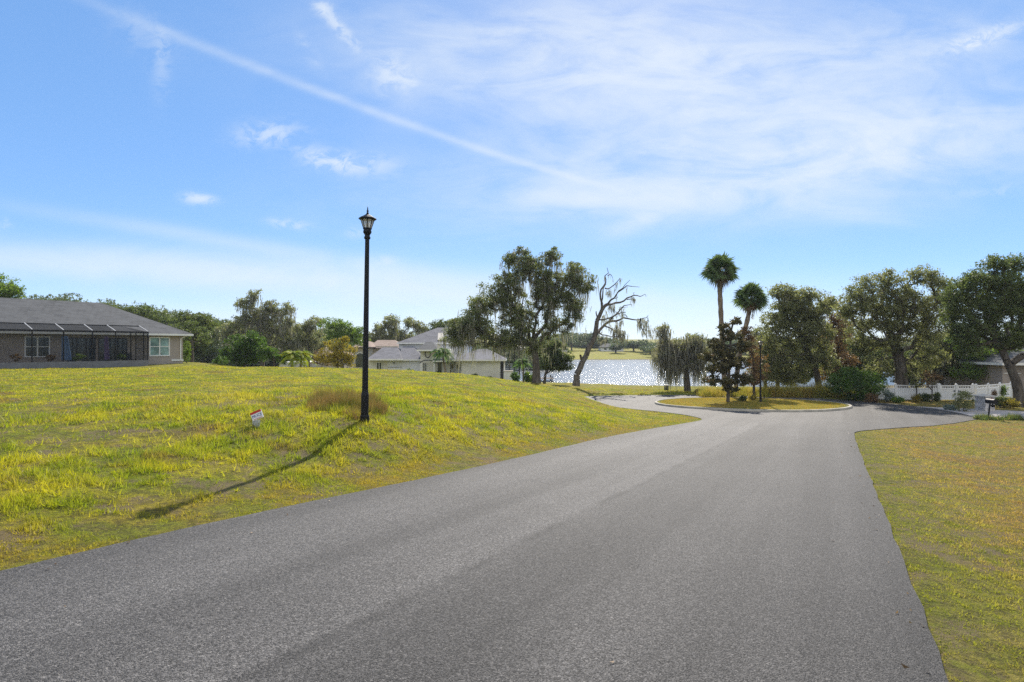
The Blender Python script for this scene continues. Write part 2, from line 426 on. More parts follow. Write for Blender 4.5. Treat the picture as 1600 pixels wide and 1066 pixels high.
def asphalt_mat():
    m, t, out = new_mat('asphalt')
    geo = t.new('ShaderNodeNewGeometry'); pos = geo.outputs['Position']
    sep = t.new('ShaderNodeSeparateXYZ'); t.put(sep.inputs[0], pos)
    u = t.math('SUBTRACT', t.math('MULTIPLY', sep.outputs[0], .872), t.math('MULTIPLY', sep.outputs[1], .489))
    s = t.math('ADD', t.math('MULTIPLY', sep.outputs[0], .489), t.math('MULTIPLY', sep.outputs[1], .872))
    uv = t.new('ShaderNodeCombineXYZ'); t.put(uv.inputs[0], u); t.put(uv.inputs[1], s)
    vor = t.new('ShaderNodeTexVoronoi'); vor.feature = 'F1'; t.put(vor.inputs['Vector'], pos); vor.inputs['Scale'].default_value = 125
    vr = t.new('ShaderNodeSeparateColor'); t.put(vr.inputs[0], vor.outputs['Color'])
    vor2 = t.new('ShaderNodeTexVoronoi'); t.put(vor2.inputs['Vector'], pos); vor2.inputs['Scale'].default_value = 80
    vr2 = t.new('ShaderNodeSeparateColor'); t.put(vr2.inputs[0], vor2.outputs['Color'])
    g = t.math('POWER', vr.outputs[0], 1.5)
    c = t.mix(g, (.016, .0155, .015), (.178, .170, .163))
    c = t.mix(t.math('MULTIPLY', t.ramp(vr2.outputs[1], .88, 1.0), .38), c, (.34, .32, .30))
    c = t.mix(t.math('MULTIPLY', t.ramp(vr2.outputs[0], .72, .95), .6), c, (.030, .028, .027))
    # wear: long streaks, patches, the joint between the two laid strips, darker right lane
    streak = t.noise(t.scale(uv.outputs[0], (1.6, .07, 1)), 1.0, 5, .6, .2)
    patch = t.noise(pos, .35, 5, .6)
    k = t.ramp(streak, .3, .7, .82, 1.16); k2 = t.ramp(patch, .3, .7, .90, 1.10)
    k = t.math('MULTIPLY', k, k2)
    wob = t.math('MULTIPLY', t.math('SUBTRACT', t.noise(uv.outputs[0], .8, 4, .6), .5), .22)
    uj = t.math('ADD', u, wob)
    lane = t.ramp(uj, -3.05, -2.90, 1.10, .80)
    str_on = t.ramp(s, 27, 31, 1, 0)
    lane = t.math('ADD', t.math('MULTIPLY', t.math('SUBTRACT', lane, 1), str_on), 1)
    joint = t.math('MULTIPLY', t.math('ABSOLUTE', t.math('ADD', uj, 2.98)), 1)
    jj = t.math('MULTIPLY', t.ramp(joint, .0, .11, .42, 0), t.math('MULTIPLY', str_on, t.ramp(t.noise(uv.outputs[0], 1.4, 4, .6), .35, .6)))
    k = t.math('MULTIPLY', t.math('MULTIPLY', k, lane), t.math('SUBTRACT', 1, jj))
    edge = t.math('MULTIPLY', t.ramp(u, .05, .62, 1, .72), t.math('ADD', .93, t.math('MULTIPLY', .08, t.math('SINE', t.math('MULTIPLY', t.math('ADD', u, wob), 3.4))))); k = t.math('MULTIPLY', k, edge)
    edl = t.ramp(u, -6.1, -5.3, .86, 1); k = t.math('MULTIPLY', k, edl)
    kc = t.new('ShaderNodeCombineColor')
    for i in range(3): t.put(kc.inputs[i], k)
    c = t.mix(1.0, c, kc.outputs[0], 'MULTIPLY')
    st = t.ramp(t.noise(pos, .9, 3, .7), .70, .78, 0, .3)
    c = t.mix(st, c, (.06, .055, .05))
    h = t.math('ADD', t.math('MULTIPLY', vor.outputs['Distance'], -1), t.math('MULTIPLY', t.noise(pos, 60, 3), .5))
    pbsdf(t, out, c, .70, .28, 0, bump(t, h, 1.0, .007)); return m

def water_mat():
    m, t, out = new_mat('lake_water')
    geo = t.new('ShaderNodeNewGeometry'); pos = geo.outputs['Position']
    a = t.noise(t.scale(pos, (1.0, 1.6, 1)), 2.6, 4, .6, .3); b = t.noise(t.scale(pos, (1, 1.3, 1), rot=(0, 0, .5)), .7, 3, .6)
    h = t.math('ADD', a, t.math('MULTIPLY', b, .9))
    bs = pbsdf(t, out, (.02, .035, .05), WATER_ROUGH, .5, 0, bump(t, h, 1.0, WATER_BUMP)); bs.inputs['IOR'].default_value = 1.33
    return m
WATER_ROUGH, WATER_BUMP = .22, .075

def shingle_mat(name, col, sc=1.0):
    m, t, out = new_mat(name)
    tc = t.new('ShaderNodeTexCoord').outputs['Object']
    br = t.new('ShaderNodeTexBrick'); sp = t.new('ShaderNodeSeparateXYZ'); t.put(sp.inputs[0], tc)
    cb = t.new('ShaderNodeCombineXYZ'); t.put(cb.inputs[0], t.math('ADD', sp.outputs[0], t.math('MULTIPLY', sp.outputs[1], .37))); t.put(cb.inputs[1], t.math('MULTIPLY', sp.outputs[2], 2.6))
    t.put(br.inputs['Vector'], cb.outputs[0]); br.inputs['Scale'].default_value = 1.0*sc
    br.inputs['Color1'].default_value = (*[c*.78 for c in col], 1); br.inputs['Color2'].default_value = (*[c*1.22 for c in col], 1); br.inputs['Mortar'].default_value = (*[c*.55 for c in col], 1)
    br.inputs['Brick Width'].default_value = .5; br.inputs['Row Height'].default_value = .3; br.inputs['Mortar Size'].default_value = .03
    n = t.noise(tc, 1.1, 5, .65)
    c = t.mix(t.ramp(n, .3, .7), br.outputs[0], tuple(c*1.15 for c in col))
    pbsdf(t, out, c, .9, .15, 0, bump(t, t.noise(tc, 30, 3), .4, .02)); return m
def stucco(name, col, var=.07): return simple(name, col, .9, .15, 0, var, .8, .3, 60)
def screen_mat():
    m, t, out = new_mat('insect_screen')
    d = t.new('ShaderNodeBsdfDiffuse'); d.inputs[0].default_value = (.02, .022, .026, 1)
    tr = t.new('ShaderNodeBsdfTransparent'); mx = t.new('ShaderNodeMixShader'); mx.inputs[0].default_value = .60
    t.put(mx.inputs[1], d.outputs[0]); t.put(mx.inputs[2], tr.outputs[0]); t.put(out.inputs[0], mx.outputs[0]); return m
def glass_mat(name='window_glass', col=(.02, .03, .035)):
    m, t, out = new_mat(name)
    tc = t.new('ShaderNodeTexCoord').outputs['Object']
    c = t.mix(t.ramp(t.noise(tc, 1.5, 3), .35, .65), col, tuple(k*2.2 for k in col))
    pbsdf(t, out, c, .08, .8); return m
def lamp_glass():
    m, t, out = new_mat('seeded_lamp_glass')
    tc = t.new('ShaderNodeTexCoord').outputs['Object']
    g = t.new('ShaderNodeBsdfPrincipled'); g.inputs['Base Color'].default_value = (.75, .72, .64, 1); g.inputs['Roughness'].default_value = .25
    t.put(g.inputs['Normal'], bump(t, t.noise(tc, 40, 3), .6, .01))
    tl = t.new('ShaderNodeBsdfTranslucent'); tl.inputs[0].default_value = (.85, .8, .68, 1)
    tr = t.new('ShaderNodeBsdfTransparent')
    a = t.new('ShaderNodeMixShader'); a.inputs[0].default_value = .55; t.put(a.inputs[1], g.outputs[0]); t.put(a.inputs[2], tl.outputs[0])
    b = t.new('ShaderNodeMixShader'); b.inputs[0].default_value = .35; t.put(b.inputs[1], a.outputs[0]); t.put(b.inputs[2], tr.outputs[0])
    t.put(out.inputs[0], b.outputs[0]); return m
def bark_mat(name, col):
    m, t, out = new_mat(name)
    tc = t.new('ShaderNodeTexCoord').outputs['Object']
    n = t.noise(t.scale(tc, (1, 1, .25)), 6, 5, .7); n2 = t.noise(tc, .8, 3)
    c = t.mix(t.ramp(n, .35, .65), tuple(k*.5 for k in col), tuple(k*1.35 for k in col))
    c = t.mix(t.ramp(n2, .55, .7, 0, .4), c, (.20, .21, .17))
    pbsdf(t, out, c, .9, .15, 0, bump(t, n, .8, .05)); return m
def grass_blade_mat(name, boost=1.0, tr=.5, fixed=None):
    m, t, out = new_mat(name)
    geo = t.new('ShaderNodeNewGeometry'); pos = geo.outputs['Position']
    c = grass_color(t, pos, True) if fixed is None else t.mix(t.ramp(t.noise(pos, .8, 3), .4, .6), fixed[0], fixed[1])
    a = t.new('ShaderNodeAttribute'); a.attribute_name = 'tint'; f = a.outputs['Fac']
    c = t.mix(t.ramp(f, .45, .0, 0, .6), c, (.09, .14, .012))
    c = t.mix(t.ramp(f, .75, 1., 0, .7), c, (.42, .33, .12))
    b = pbsdf(t, out, c, .55, .3)
    k = t.new('ShaderNodeBsdfTranslucent'); t.put(k.inputs[0], t.mix(1.0, c, (1.25*boost, 1.3*boost, .8*boost), 'MULTIPLY'))
    mx = t.new('ShaderNodeMixShader'); mx.inputs[0].default_value = tr
    t.put(mx.inputs[1], b.outputs[0]); t.put(mx.inputs[2], k.outputs[0]); t.put(out.inputs[0], mx.outputs[0]); return m

M = dict(
    ground=ground_mat(), asphalt=asphalt_mat(), water=water_mat(),
    concrete=simple('pale_concrete', (.46, .43, .38), .85, .2, 0, .15, 1.5, .3, 50),
    kerb=simple('kerb_concrete', (.38, .35, .29), .9, .2, 0, .2, 2.0, .4, 40),
    pavers=simple('paver_concrete', (.40, .36, .33), .85, .2, 0, .2, 4, .4, 25),
    blackmetal=simple('black_painted_metal', (.008, .008, .010), .5, .25, 0, .3, 4),
    darkmetal=simple('dark_bronze_metal', (.02, .021, .025), .4, .5, 0, .2, 4),
    whitevinyl=simple('white_vinyl', (.78, .79, .80), .4, .4, 0, .04, 2),
    whitepaint=simple('white_painted_trim', (.75, .74, .71), .5, .4, 0, .05, 2),
    greypaint=simple('grey_rafter_metal', (.42, .42, .42), .5, .4, 0, .05, 2),
    lampglass=lamp_glass(), glass=glass_mat(), blueglass=glass_mat('pale_blinds_glass', (.12, .19, .18)),
    screen=screen_mat(),
    greywall=stucco('grey_brown_stucco', (.36, .31, .27)), tanwall=stucco('beige_stucco', (.50, .46, .38)),
    creamwall=stucco('cream_stucco', (.68, .66, .58)), white=stucco('white_stucco', (.74, .74, .73)),
    roofgrey=shingle_mat('grey_shingles', (.085, .088, .092)), roofwarm=shingle_mat('warm_grey_shingles', (.150, .150, .165), .7),
    roofbrown=shingle_mat('brown_tiles', (.26, .20, .165), .7),
    bark=bark_mat('oak_bark', (.10, .085, .07)), deadbark=bark_mat('bare_dead_wood', (.145, .125, .11)), palmbark=bark_mat('palm_trunk', (.22, .17, .12)),
    oak=leafmat('oak_leaves', (.030, .044, .018), (.17, .195, .075), .44, (.24, .21, .10)),
    darkoak=leafmat('dark_leaves', (.024, .040, .018), (.13, .165, .055), .42, (.17, .18, .07)),
    greyoak=leafmat('greyish_oak_leaves', (.042, .052, .026), (.25, .26, .115), .45, (.34, .30, .18)),
    brightleaf=leafmat('fresh_green_leaves', (.045, .085, .012), (.16, .24, .03), .45, (.28, .27, .04)),
    citrus=leafmat('glossy_green_leaves', (.022, .050, .012), (.09, .16, .022), .40, (.20, .24, .04)),
    autumn=leafmat('yellow_autumn_leaves', (.11, .10, .02), (.30, .24, .03), .45, (.30, .13, .03)),
    rust=leafmat('rusty_brown_leaves', (.07, .045, .025), (.22, .13, .06), .4, (.30, .20, .08)),
    magnolia=leafmat('magnolia_leaves', (.022, .030, .014), (.12, .105, .045), .25, (.34, .19, .07), .2, .5),
    moss=leafmat('spanish_moss', (.105, .100, .085), (.27, .26, .22), .4),
    palm=leafmat('palm_fronds', (.035, .065, .028), (.13, .185, .07), .35, None, .15, .65),
    yellowpalm=leafmat('yellow_palm_fronds', (.09, .17, .015), (.30, .34, .02), .45, (.55, .46, .02), .15, .6),
    greenpalm=leafmat('green_palm_fronds', (.04, .11, .02), (.14, .24, .05), .4, None, .15, .6),
    deadfrond=leafmat('dry_palm_fronds', (.09, .065, .045), (.26, .19, .12), .3),
    farleaf=leafmat('woodland_leaves', (.035, .055, .018), (.12, .15, .035), .4, (.17, .15, .05)),
    paleshrub=leafmat('silvery_leaves', (.10, .13, .11), (.26, .31, .30), .4),
    farblue=leafmat('far_shore_leaves', (.035, .058, .038), (.11, .14, .07), .35),
    blade=grass_blade_mat('grass_blades'), 
    islandblade=grass_blade_mat('island_turf_blades', 1, .45, ((.42, .27, .06), (.32, .24, .04))),
    dryblade=grass_blade_mat('golden_grass', 1, .5, ((.44, .32, .08), (.34, .31, .05))),
    weed=grass_blade_mat('weed_blades', 1, .4, ((.10, .12, .02), (.25, .15, .07))),
    limeblade=grass_blade_mat('lime_grass', 1, .55, ((.10, .20, .015), (.16, .26, .02))),
    paleblade=grass_blade_mat('pale_strap_leaves', 1, .4, ((.10, .14, .05), (.16, .19, .08))),
    stone=simple('grey_fieldstone', (.46, .44, .42), .9, .2, 0, .35, 7, .9, 12),
)

# ------------------------------------------------------------------ ground, road, water
def axis(lo, hi, dlo, dhi, step, gr):
    a = list(np.arange(dlo, dhi, step)); s = step; x = a[-1]
    while x < hi: s *= gr; x += s; a.append(min(x, hi+1))
    s = step; x = dlo; b = []
    while x > lo: s *= gr; x -= s; b.append(x)
    return np.array(b[::-1]+a)
def build_ground():
    xs = axis(-1500, 1500, -22, 30, .36, 1.055); ys = axis(-300, 2500, -2, 52, .36, 1.055)
    X, Y = np.meshgrid(xs, ys); Z = H(X.ravel(), Y.ravel())
    V = np.c_[X.ravel(), Y.ravel(), Z]
    nx, ny = len(xs), len(ys); i, j = np.meshgrid(np.arange(nx-1), np.arange(ny-1)); b = (j*nx+i).ravel()
    me = npmesh('ground', V, np.c_[b, b+1, b+nx+1, b+nx], smooth=True)
    return tag(link('ground', me, M['ground']), kind='structure')
build_ground()

def sheet(poly, hfun, name, mat, step=1.0, thick=.07, lift=0.0, maxspan=None):
    lo, hi = poly.min(0), poly.max(0)
    gx, gy = np.meshgrid(np.arange(lo[0], hi[0], step), np.arange(lo[1], hi[1], step)); gx, gy = gx.ravel(), gy.ravel()
    k = poly_sd(gx, gy, poly) < -step*.45
    pts = [Vector(p) for p in poly]+[Vector((a, b)) for a, b in zip(gx[k], gy[k])]
    n = len(poly)
    r = delaunay_2d_cdt(pts, [(i, (i+1) % n) for i in range(n)], [], 1, 1e-5)
    v2 = np.array([tuple(v) for v in r[0]]); fc = [tuple(f) for f in r[2]]
    z = hfun(v2[:, 0], v2[:, 1])+lift
    vs = [(a, b, c) for (a, b), c in zip(v2, z)]; m = len(vs)
    cnt = {}
    for f in fc:
        for a, b in zip(f, f[1:]+f[:1]): cnt[(a, b)] = cnt.get((a, b), 0)+1
    bd = [(a, b) for (a, b) in cnt if (b, a) not in cnt]
    low = {}
    for a, b in bd:
        for q in (a, b):
            if q not in low: low[q] = len(vs); vs.append((vs[q][0], vs[q][1], vs[q][2]-thick))
    fc += [(b, a, low[a], low[b]) for a, b in bd]
    me = bpy.data.meshes.new(name); me.from_pydata(vs, [], fc); me.update()
    return link(name, me, mat)
tag(sheet(road_poly, lambda x, y: hroad(x, y), 'road', M['asphalt'], 1.0), kind='structure')

def water(name, poly):
    me = bpy.data.meshes.new(name); me.from_pydata([(a, b, LAKE) for a, b in poly], [], [tuple(range(len(poly)))]); me.update()
    return tag(link(name, me, M['water']), kind='structure')
def grow(poly, r):
    c = poly.mean(0); d = poly-c; return c + d*(1+r/np.linalg.norm(d, axis=1))[:, None]
water('lake_water', grow(lake_poly, 6.0)); water('pond_water', grow(pond_poly, 4.0))

# turning-circle island
IC = np.array([17.55, 42.6]); IRX, IRY = 6.9, 5.5
def ellipse(rx, ry, n=72): return np.array([IC+np.array([rx*math.cos(t), ry*math.sin(t)]) for t in np.linspace(0, 2*math.pi, n, endpoint=False)])
isl_out = ellipse(IRX, IRY); isl_in = ellipse(IRX-.2, IRY-.2)
def hisl(x, y):
    r = np.sqrt(((x-IC[0])/IRX)**2+((y-IC[1])/IRY)**2)
    return hroad(x, y)+.10+.10*np.clip(1-r*r, 0, 1)
tag(sheet(isl_in, hisl, 'island_turf', M['ground'], .8, .15), kind='structure')
def kerb():
    vs, fs = [], []; n = len(isl_out)
    for k in range(n):
        for P, dz in ((isl_out[k], -.02), (isl_out[k]*.995+IC*.005, .13), (isl_in[k]*1.0, .14), (isl_in[k], -.02)):
            vs.append((P[0], P[1], float(hroad(P[0], P[1]))+dz))
    for k in range(n):
        j = (k+1) % n
        for q in range(3): fs.append((k*4+q, j*4+q, j*4+q+1, k*4+q+1))
    me = bpy.data.meshes.new('kerb'); me.from_pydata(vs, [], fs); me.update(); tag(link('kerb', me, M['kerb']), kind='structure')
kerb()
# driveway
drv = [on_road(*p) for p in ((1428,635.2),(1470,637),(1530,639.5),(1600,643),(1760,650),(1760,668),(1640,660),(1600,655.5),(1560,653),(1536,653.6),(1531,654.2),(1500,645.7),(1459,638.2))]
tag(sheet(densify(drv, .6, .01), lambda x, y: hroad(x, y)+.012, 'driveway', M['pavers'], 1.0, .1), kind='structure')

# ------------------------------------------------------------------ foliage builders
def rand_dirs(n, r=rng):
    v = r.normal(size=(n, 3)); return v/np.linalg.norm(v, axis=1)[:, None]
def leaf_tris(P, size, tint, r=rng, flat=.0, jit=.5, aspect=.55):
    """one triangle leaf per point P"""
    n = len(P); a = rand_dirs(n, r); b = rand_dirs(n, r)
    if flat: a[:, 2] *= (1-flat); b[:, 2] *= (1-flat)
    a /= np.linalg.norm(a, axis=1)[:, None]; b -= a*(a*b).sum(1)[:, None]; b /= np.linalg.norm(b, axis=1)[:, None]
    s = (size*(1-jit+2*jit*r.random(n)))[:, None]
    V = np.stack([P-a*s*.5-b*s*aspect*.5, P-a*s*.1+b*s*aspect*.6, P+a*s*.6], 1).reshape(-1, 3)
    return V, np.arange(3*n).reshape(-1, 3), np.repeat(tint, 3)
def clumps(C, rad, n_per, size, r=rng, flat=.35, shell=.6):
    """leaf clumps around centres C"""
    n = len(C)*n_per; i = np.repeat(np.arange(len(C)), n_per)
    d = rand_dirs(n, r)*(r.random(n)**(shell))[:, None]; d[:, 2] *= (1-flat)
    rr = rad*(.6+.8*r.random(len(C)))
    P = C[i]+d*rr[i][:, None]
    base = r.random(len(C)); tint = np.clip(.55*base[i]+.45*r.random(n), 0, 1)
    return leaf_tris(P, size, tint, r)
def join(parts):
    V, Fc, T = [], [], []; o = 0
    for v, f, t in parts:
        V.append(v); Fc.append(f+o); T.append(t); o += len(v)
    return np.concatenate(V), np.concatenate(Fc), np.concatenate(T)
def moss_tris(P, length, width, r=rng, spread=.18):
    """hanging beards: each point gets a column of thin drooping strands"""
    out_p, out_l, out_w, out_t = [], [], [], []
    for k in range(7):
        j = r.normal(size=(len(P), 3))*spread*(1-k*.09); f = k/7.0
        q = P+j; q[:, 2] = P[:, 2]-length*f*.8
        out_p.append(q); out_l.append(length*(.35+.35*r.random(len(P)))); out_w.append(width*(1-.5*f)*(.5+r.random(len(P)))); out_t.append(r.random(len(P)))
    q = np.concatenate(out_p); L = np.concatenate(out_l); Wd = np.concatenate(out_w); T = np.concatenate(out_t); n = len(q)
    th = r.random(n)*math.pi; c = np.c_[np.cos(th), np.sin(th), np.zeros(n)]
    tip = q.copy(); tip[:, 2] -= L; tip[:, :2] += r.normal(size=(n, 2))*.10*L[:, None]
    V = np.stack([q-c*Wd[:, None]/2, q+c*Wd[:, None]/2, tip], 1).reshape(-1, 3)
    return V, np.arange(3*n).reshape(-1, 3), np.repeat(T, 3)
def tubes(nodes, parent, rad, sides=6):
    """skinned branch network: nodes (n,3), parent idx (-1 root), radius per node"""
    n = len(nodes); N = np.array(nodes); par = np.array(parent)
    D = np.zeros((n, 3)); k = par >= 0; D[k] = N[k]-N[par[k]]
    D[~k] = (0, 0, 1); D /= np.maximum(np.linalg.norm(D, axis=1), 1e-6)[:, None]
    ref = np.where(np.abs(D[:, 2:3]) > .9, [[1., 0, 0]], [[0, 0, 1.]])
    A = np.cross(D, ref); A /= np.linalg.norm(A, axis=1)[:, None]; B = np.cross(D, A)
    t = np.arange(sides)*2*math.pi/sides
    def ring(c, A, B, r): return c[:, None, :]+(A[:, None, :]*np.cos(t)[None, :, None]+B[:, None, :]*np.sin(t)[None, :, None])*r[:, None, None]
    e = np.where(k)[0]; pr = par[e]; r0 = np.minimum(rad[pr], rad[e]*1.35)
    R1 = ring(N[e], A[e], B[e], rad[e]); R0 = ring(N[pr], A[e], B[e], r0)
    V = np.concatenate([R0, R1], 1).reshape(-1, 3); b = (np.arange(len(e))*2*sides)[:, None]
    q = np.arange(sides); q2 = (q+1) % sides
    Fq = np.stack([b+q, b+q2, b+sides+q2, b+sides+q], -1).reshape(-1, 4)
    return V, Fq
def skeleton(trunk, trad, A, r=rng, first=None, step=.7, bend=.35, tiprad=.014, expo=.5):
    nt = len(trunk); cap = nt+int(len(A)*14)+50
    N = np.zeros((cap, 3)); pl = np.zeros(cap); par = [-1]+list(range(nt-1)); N[:nt] = np.array(trunk)
    for i in range(1, nt): pl[i] = pl[i-1]+np.linalg.norm(N[i]-N[i-1])
    first = nt//2 if first is None else first; n = nt
    order = np.argsort(np.linalg.norm(A-N[nt-1], axis=1)); ends = []
    for i in order:
        p = A[i]; d = np.linalg.norm(N[first:n]-p, axis=1); up = np.maximum(0, N[first:n, 2]-p[2])
        j = int(np.argmin(d+.22*pl[first:n]+.5*up))+first; a = N[j]; L = np.linalg.norm(p-a)
        pd = a-N[par[j]] if par[j] >= 0 else np.array([0, 0, 1.]); pd = pd/max(np.linalg.norm(pd), 1e-6)
        ctrl = a+pd*L*bend+np.array([0, 0, L*.08]); k = min(12, max(1, int(L/step))); last = j
        for s in range(1, k+1):
            t = s/k; q = a*(1-t)**2+2*ctrl*t*(1-t)+p*t*t
            if s < k: q = q+r.normal(size=3)*.07*min(L, 2.5)
            if n >= cap: break
            N[n] = q; par.append(last); pl[n] = pl[last]+L/k; last = n; n += 1
        ends.append(last)
    cnt = np.zeros(n)
    for e in ends: cnt[e] += 1
    for i in range(n-1, 0, -1): cnt[par[i]] += cnt[i]
    cnt = np.maximum(cnt, 1); rad = np.minimum(tiprad*cnt**expo, trad*.62)
    for i in range(nt): rad[i] = trad*(1-.4*i/max(nt-1, 1))
    rad[0] *= 1.4
    return N[:n].copy(), par, rad
LOBE_K = 4.6
def sample_lobes(lobes, dens, r=rng, shell=.45):
    """lobes: (cx,cy,cz,rx,ry,rz) -> attraction points, biased outwards"""
    P = []
    for cx, cy, cz, rx, ry, rz in lobes:
        n = max(4, int(dens*(rx*ry+ry*rz+rx*rz)*LOBE_K))
        d = rand_dirs(n, r)*(r.random(n)**shell)[:, None]
        P.append(np.array([cx, cy, cz])+d*np.array([rx, ry, rz]))
    return np.concatenate(P)
def px_lobes(L, d, base, squash=.85):
    out = []
    for l in L:
        X, Y, rx, ry = l[:4]; dd = d+(l[4] if len(l) > 4 else 0)
        c = W(X, Y, dd)-base; rx = rx/F*dd; rz = ry/F*dd; out.append((*c, rx, (rx+rz)/2*squash+.3, rz))
    return out
def make_tree(name, label, cat, X, Y, d, lobes, trunk, trad, leaf='oak', group=None, dens=1.6, rad=.75, n_per=26, size=.17, grow=1.0,
              moss=0, mossL=1.0, mossw=.10, mats=None, seed=0, bark='bark', bend=.35, zfix=None, flat=.35, mosslow=None, shell=.45):
    r = np.random.default_rng(1000+seed)
    b2 = W(X, Y, d); base = np.array([b2[0], b2[1], (H1(b2[0], b2[1])-.08) if zfix is None else zfix])
    root = thing(name, tuple(base), label, cat, group)
    tr = [np.array([0, 0, -.15])]+[W(tx, ty, d)-base for tx, ty in trunk]
    tr2 = [tr[0]]
    for a, b in zip(tr[:-1], tr[1:]):
        k = max(1, int(np.linalg.norm(b-a)/.8))
        for s in range(1, k+1): tr2.append(a+(b-a)*s/k+(r.normal(size=3)*.03 if s < k else 0))
    LB = px_lobes([(l[0], l[1], l[2]*grow, l[3]*grow, *l[4:]) for l in lobes], d, base); A = sample_lobes(LB, dens, r, shell)
    A = A[A[:, 2] > .25]
    N, par, rd = skeleton(tr2, trad, A, r, first=max(1, int(len(tr2)*.55)), bend=bend)
    V, Fq = tubes(N, par, rd); link('trunk', npmesh('trunk', V, Fq, smooth=True), M[bark], root)
    v, f, t = clumps(A, rad*.8*grow, int(n_per*1.45*grow*grow), size, r, flat)
    link('crown', npmesh('crown', v, f, t), M[leaf], root)
    if moss:
        idx = r.choice(len(N), size=moss, p=None) if mosslow is None else r.choice(np.where(N[:, 2] < mosslow)[0], size=moss)
        idx = idx[idx >= len(tr2)//2]
        P = N[idx]+r.normal(size=(len(idx), 3))*np.array([.35, .35, .1])
        L = mossL*(.30+1.1*r.random(len(P))**2.2); L = np.minimum(L, np.maximum(P[:, 2]-.6, .3)/.95)
        v, f, t = moss_tris(P, L, mossw, r)
        link('moss', npmesh('moss', v, f, t), M['moss'], root)
    return root
def make_shrub(name, label, X, Y, d, w_px, h_px, leaf, seed=0, group=None, n=60, n_per=40, size=.09, rad=.22, cat='shrub', depth=1.0, base=None, stems=5):
    r = np.random.default_rng(5000+seed)
    if base is None:
        b = W(X, Y, d); base = np.array([b[0], b[1], H1(b[0], b[1])-.03])
    root = thing(name, tuple(base), label, cat, group)
    w, h = w_px/F*d, h_px/F*d
    u = rand_dirs(n, r)*(r.random(n)**.4)[:, None]
    A = np.c_[u[:, 0]*w/2*.85, u[:, 1]*w/2*.85*depth, h*.5+u[:, 2]*h*.45]; A[:, 2] = np.maximum(A[:, 2], rad*.5)
    N, par, rd = skeleton([np.array([0, 0, -.05]), np.array([0, 0, h*.12+.05])], .03+h*.012, A, r, first=0, step=.3, tiprad=.004)
    V, Fq = tubes(N, par, rd, 5); link('stem', npmesh('stem', V, Fq, smooth=True), M['bark'], root)
    v, f, t = clumps(A, rad, n_per, size, r, .2)
    v[:, 2] = np.maximum(v[:, 2], .0)
    link('foliage', npmesh('foliage', v, f, t), M[leaf], root)
    return root
def blades(P, h, w, r=rng, lean=.5, tint=None):
    n = len(P); th = r.random(n)*2*math.pi; c = np.c_[np.cos(th), np.sin(th), np.zeros(n)]
    L = np.c_[r.normal(size=(n, 2))*lean, np.ones(n)]; L /= np.linalg.norm(L, axis=1)[:, None]
    tip = P+L*h[:, None]
    V = np.stack([P-c*w[:, None]/2, P+c*w[:, None]/2, tip], 1).reshape(-1, 3)
    T = r.random(n) if tint is None else tint
    return V, np.arange(3*n).reshape(-1, 3), np.repeat(T, 3)


# ------------------------------------------------------------------ grass
def scatter(n, dlo, dhi, a0, a1, r, cap=9.0):
    d = np.exp(r.random(n)*(math.log(dhi)-math.log(dlo))+math.log(dlo))
    keep = r.random(n) < np.minimum(1, (d/cap)**1.1); d = d[keep]
    a = R(a0)+(R(a1)-R(a0))*r.random(len(d))
    return d*np.sin(a), d*np.cos(a)
def build_grass():
    r = np.random.default_rng(11)
    x, y = scatter(NBLADE, 3.2, 62, -52, 50, r)
    h, sd = H(x, y, True, True)
    lk = np.full(x.shape, 50.); k = y > 55; lk[k] = poly_sd(x[k], y[k], lake_poly)
    # lawns reach the street edge raggedly
    edge = .06-.26*fbm(x*2.6, y*2.6, 3, 71)
    ok = (sd > edge) & (lk > .6)
    ok &= ~((x < -27.5) & (y > 45)) & ~(poly_sd(x, y, drv_poly) < .03)
    u = .872*x-.489*y
    leftside = u < -3
    bare = fbm(x*1.1+7, y*1.1, 5, 33)
    p = np.where(leftside, np.clip((bare-.34)/.12, .08, 1), np.clip((bare-.22)/.12, .6, 1))
    p = np.where((y > 15) & leftside, np.maximum(p, .7), p)
    ok &= r.random(len(x)) < p
    x, y, h, sd, u, leftside = x[ok], y[ok], h[ok], sd[ok], u[ok], leftside[ok]
    d = np.hypot(x, y)
    tuft = fbm(x*2.6, y*2.6, 3, 91)
    bank = leftside & (sd > .5) & (sd < 9) & (d < 24)
    hh = np.where(leftside, .045, .034)*(.55+.9*r.random(len(x)))
    t2 = fbm(x*6.5+4, y*6.5, 2, 191); cl = np.clip(((tuft-.5)*1.0+(t2-.5)*.9+.20)*2.9, 0, 1)
    hh = np.where(bank, .026+.125*cl*sstep(sd/2.0), hh)*np.where(bank, .6+.7*r.random(len(x)), 1)
    hh *= np.clip(.5+sd/1.2, .6, 1)
    hh *= 1+np.clip((d-25)/60, 0, .6)
    ww = .0045*(1+d/6.0)
    ww = ww*(.7+2.2*r.random(len(x))**5); hh = hh*(1+.35*(~bank)*(t2-.5)*4)
    tint = np.clip(r.random(len(x))*.7+.35*fbm(x*1.3+20, y*1.3, 3, 55)-.02+np.where(bank, .12*cl-.10, (t2-.5)*.5), 0, 1)
    v, f, t = blades(np.c_[x, y, h-.008], hh, ww, r, .55, tint)
    tag(link('grass', npmesh('grass', v, f, t), M['blade']), kind='stuff')
    # short turf on the island
    n = 26000; a = r.random(n)*2*math.pi; q = np.sqrt(r.random(n))*.97
    x, y = IC[0]+(IRX-.22)*q*np.cos(a), IC[1]+(IRY-.22)*q*np.sin(a)
    v, f, t = blades(np.c_[x, y, hisl(x, y)-.005], .03+.05*r.random(n), np.full(n, .03), r, .5, np.clip(.35+.65*r.random(n), 0, 1))
    tag(link('island_grass', npmesh('island_grass', v, f, t), M['islandblade']), kind='stuff')
